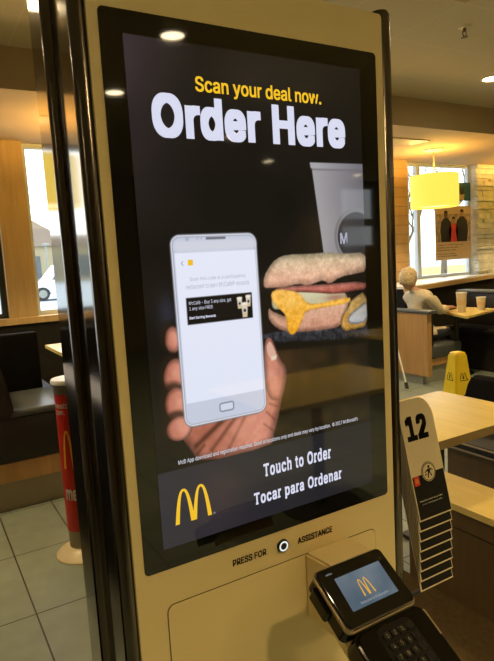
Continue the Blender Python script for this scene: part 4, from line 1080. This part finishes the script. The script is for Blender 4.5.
# ------------------------------------------------------------------ outside
def car(name, label, x, y, L_, Wd, H, paint, glass='car_glass'):
    t = thing(name, label, 'car', (x + L_ / 2, y, 0))
    w0 = L_ * .17; w1 = L_ * .80; r = .34
    prof = [(0, .35), (.02 * L_, .28)]
    for cx in (w0, w1):
        for i in range(9):
            a = PI - PI * i / 8; prof.append((cx + (r + .05) * math.cos(a), .30 + (r + .05) * math.sin(a)))
    prof += [(L_ * .98, .28), (L_, .40), (L_ * .995, .95), (L_ * .97, 1.02), (L_ * .93, H * .96), (L_ * .86, H), (L_ * .42, H), (L_ * .36, H * .97), (L_ * .22, 1.02), (L_ * .03, .86), (0, .68)]
    bm = B(); prism(bm, [(x + a, b_) for a, b_ in prof], 'y', y - Wd / 2, y + Wd / 2)
    obj('car_body', bm, M[paint], t)
    for sd in (-1, 1):
        yy = y + sd * (Wd / 2 + .002)
        for k, q in enumerate(([(L_ * .27, 1.04), (L_ * .54, 1.04), (L_ * .54, H - .10), (L_ * .40, H - .10)], [(L_ * .56, 1.04), (L_ * .75, 1.04), (L_ * .75, H - .10), (L_ * .56, H - .10)], [(L_ * .77, 1.04), (L_ * .92, 1.04), (L_ * .90, H - .12), (L_ * .77, H - .10)])):
            bm = B(); prism(bm, [(x + a, b_) for a, b_ in q], 'y', min(yy, yy - sd * .02), max(yy, yy - sd * .02)); obj('side_window', bm, M[glass], t)
        for cx in (w0, w1):
            bm = lathe(B(), [(r, -.11), (r, .11), (r * .6, .115), (.001, .115)], (x + cx, y + sd * (Wd / 2 - .10), r), 28, 'y')
            wh = obj('wheel', bm, M['rubber'], t, smooth=True)
            bm = lathe(B(), [(.001, -.13), (r * .62, -.125), (r * .62, .125), (.001, .13)], (x + cx, y + sd * (Wd / 2 - .10), r), 20, 'y')
            obj('hub_cap', bm, M['steel_grey'], wh, smooth=True)
    bm = B(); box(bm, x - .01, x + .06, y - Wd / 2 + .08, y - Wd / 2 + .40, .62, .78, .01); box(bm, x - .01, x + .06, y + Wd / 2 - .40, y + Wd / 2 - .08, .62, .78, .01)
    obj('headlights', bm, M['white_p'], t)
    return t
car('parked_car', 'white van parked nearest outside the left window', 5.0, 31.5, 4.9, 1.9, 1.85, 'car_white')
car('parked_car', 'dark car parked farther off behind the white van', 7.6, 44, 4.6, 1.8, 1.75, 'car_dark')
car('parked_car', 'dark car at the left frame edge beyond the narrow window', 3.0, 40, 4.0, 1.8, 1.55, 'car_dark')
bd = thing('store_building', 'low cream store building across the car park', 'building', (20, 75, 0))
obj('facade', box(B(), -30, 30, 75, 90, 0, 4.6), M['bldg'], bd)
obj('fascia', box(B(), -30.3, 30.3, 74.6, 90, 4.6, 5.9), M['bldg_red'], bd)
for i in range(9):
    w_ = obj('shop_window', box(B(), -28 + i * 6.4, -24 + i * 6.4, 74.9, 75.05, .6, 3.4), M['car_glass'], bd)
obj('roof_gable', prism(B(), [(8, 5.9), (17, 5.9), (12.5, 8.6)], 'y', 74.8, 88), M['bldg_red'], bd)
# street light pole in front of the store
sl = thing('street_lamp', 'thin street light pole outside the left window', 'street light', (8.45, 43.4, 0))
obj('pole', tube(B(), [(8.2, 40.5, 0), (8.2, 40.5, 3.2)], .06), M['steel_grey'], sl, smooth=True)
obj('lamp_head', box(B(), 8.0, 8.4, 40.3, 40.7, 3.2, 3.35, .03), M['steel_grey'], sl)

def tree(x, y, h, label, seed):
    r_ = random.Random(seed); t = thing('bare_tree', label, 'tree', (x, y, 0), 'bare trees outside')
    bm = B()
    def br(p, d, ln, r, k):
        q = p + d * ln * .5 + Vector((r_.uniform(-1, 1), r_.uniform(-1, 1), r_.uniform(-.5, 1))) * ln * .05; e = p + d * ln
        tube(bm, [p, q, e], [r, r * .85, r * .65], 5 if k < 4 else 6, caps=False)
        if k == 0: return
        for i in range(3 if k > 1 else 2):
            nd = (d + Vector((r_.uniform(-1, 1), r_.uniform(-1, 1), r_.uniform(-.25, .6))) * .75).normalized(); br(p + d * ln * r_.uniform(.55, 1), nd, ln * r_.uniform(.55, .8), r * .58, k - 1)
    br(Vector((x, y, 0)), Vector((0, 0, 1)), h * .34, h * .02, 5)
    obj('trunk_and_branches', bm, M['bark'], t, smooth=True)
tree(8.9, -12.5, 6.0, 'bare tree outside the window behind the viewer, mirrored on the display', 3)
tree(24, 20.5, 8.5, 'bare tree outside the right-hand window, beyond the posters', 9)
tree(16, 15.5, 5.5, 'small bare tree outside the right-hand window, left of the posters', 4)

# ------------------------------------------------------------------ furniture on the viewer's side, seen mirrored in the display
def far_set(x, y, lab):
    t = thing('dining_table', lab, 'table', (x, y, 0), 'tables behind the viewer')
    obj('tabletop', box(B(), x - .55, x + .55, y - .35, y + .35, .72, .75, .004), M['laminate'], t)
    obj('pedestal', tube(B(), [(x, y, .02), (x, y, .72)], .035), M['black_metal'], t, smooth=True)
    obj('foot', lathe(B(), [(.25, 0), (.25, .012), (.05, .03), (.001, .03)], (x, y, 0), 24), M['black_metal'], t, smooth=True)
far_set(2.0, -1.2, 'table behind the viewer, nearest the kiosk'); far_set(4.1, -2.4, 'table behind the viewer, farther from the kiosk')

# ------------------------------------------------------------------ light and world
w = bpy.data.worlds.new('sky'); bpy.context.scene.world = w; w.use_nodes = True
nt = w.node_tree; bg = nt.nodes['Background']
tcw = nt.nodes.new('ShaderNodeTexCoord'); sp3 = nt.nodes.new('ShaderNodeSeparateXYZ'); rw = nt.nodes.new('ShaderNodeValToRGB')
rw.color_ramp.elements[0].position = 0.0; rw.color_ramp.elements[0].color = (1, 1, 1, 1); rw.color_ramp.elements[1].position = .6; rw.color_ramp.elements[1].color = (.72, .84, 1, 1)
nt.links.new(tcw.outputs['Generated'], sp3.inputs[0]); nt.links.new(sp3.outputs['Z'], rw.inputs['Fac']); nt.links.new(rw.outputs['Color'], bg.inputs['Color'])
bg.inputs['Strength'].default_value = 3.2
sun = bpy.data.lights.new('sun', 'SUN'); sun.energy = 5.0; sun.angle = math.radians(4); so = bpy.data.objects.new('sun', sun); COL.objects.link(so)
so.rotation_euler = Vector((-.3, -1.0, -1.8)).to_track_quat('-Z', 'Y').to_euler()
sc = bpy.context.scene
sc.view_settings.view_transform = 'Standard'; sc.view_settings.look = 'None'; sc.view_settings.exposure = 0.0; sc.view_settings.gamma = 1.0
try: sc.view_settings.use_curve_mapping = False
except Exception: pass
sc.cycles.max_bounces = 10; sc.cycles.transparent_max_bounces = 16; sc.cycles.sample_clamp_indirect = 4.0
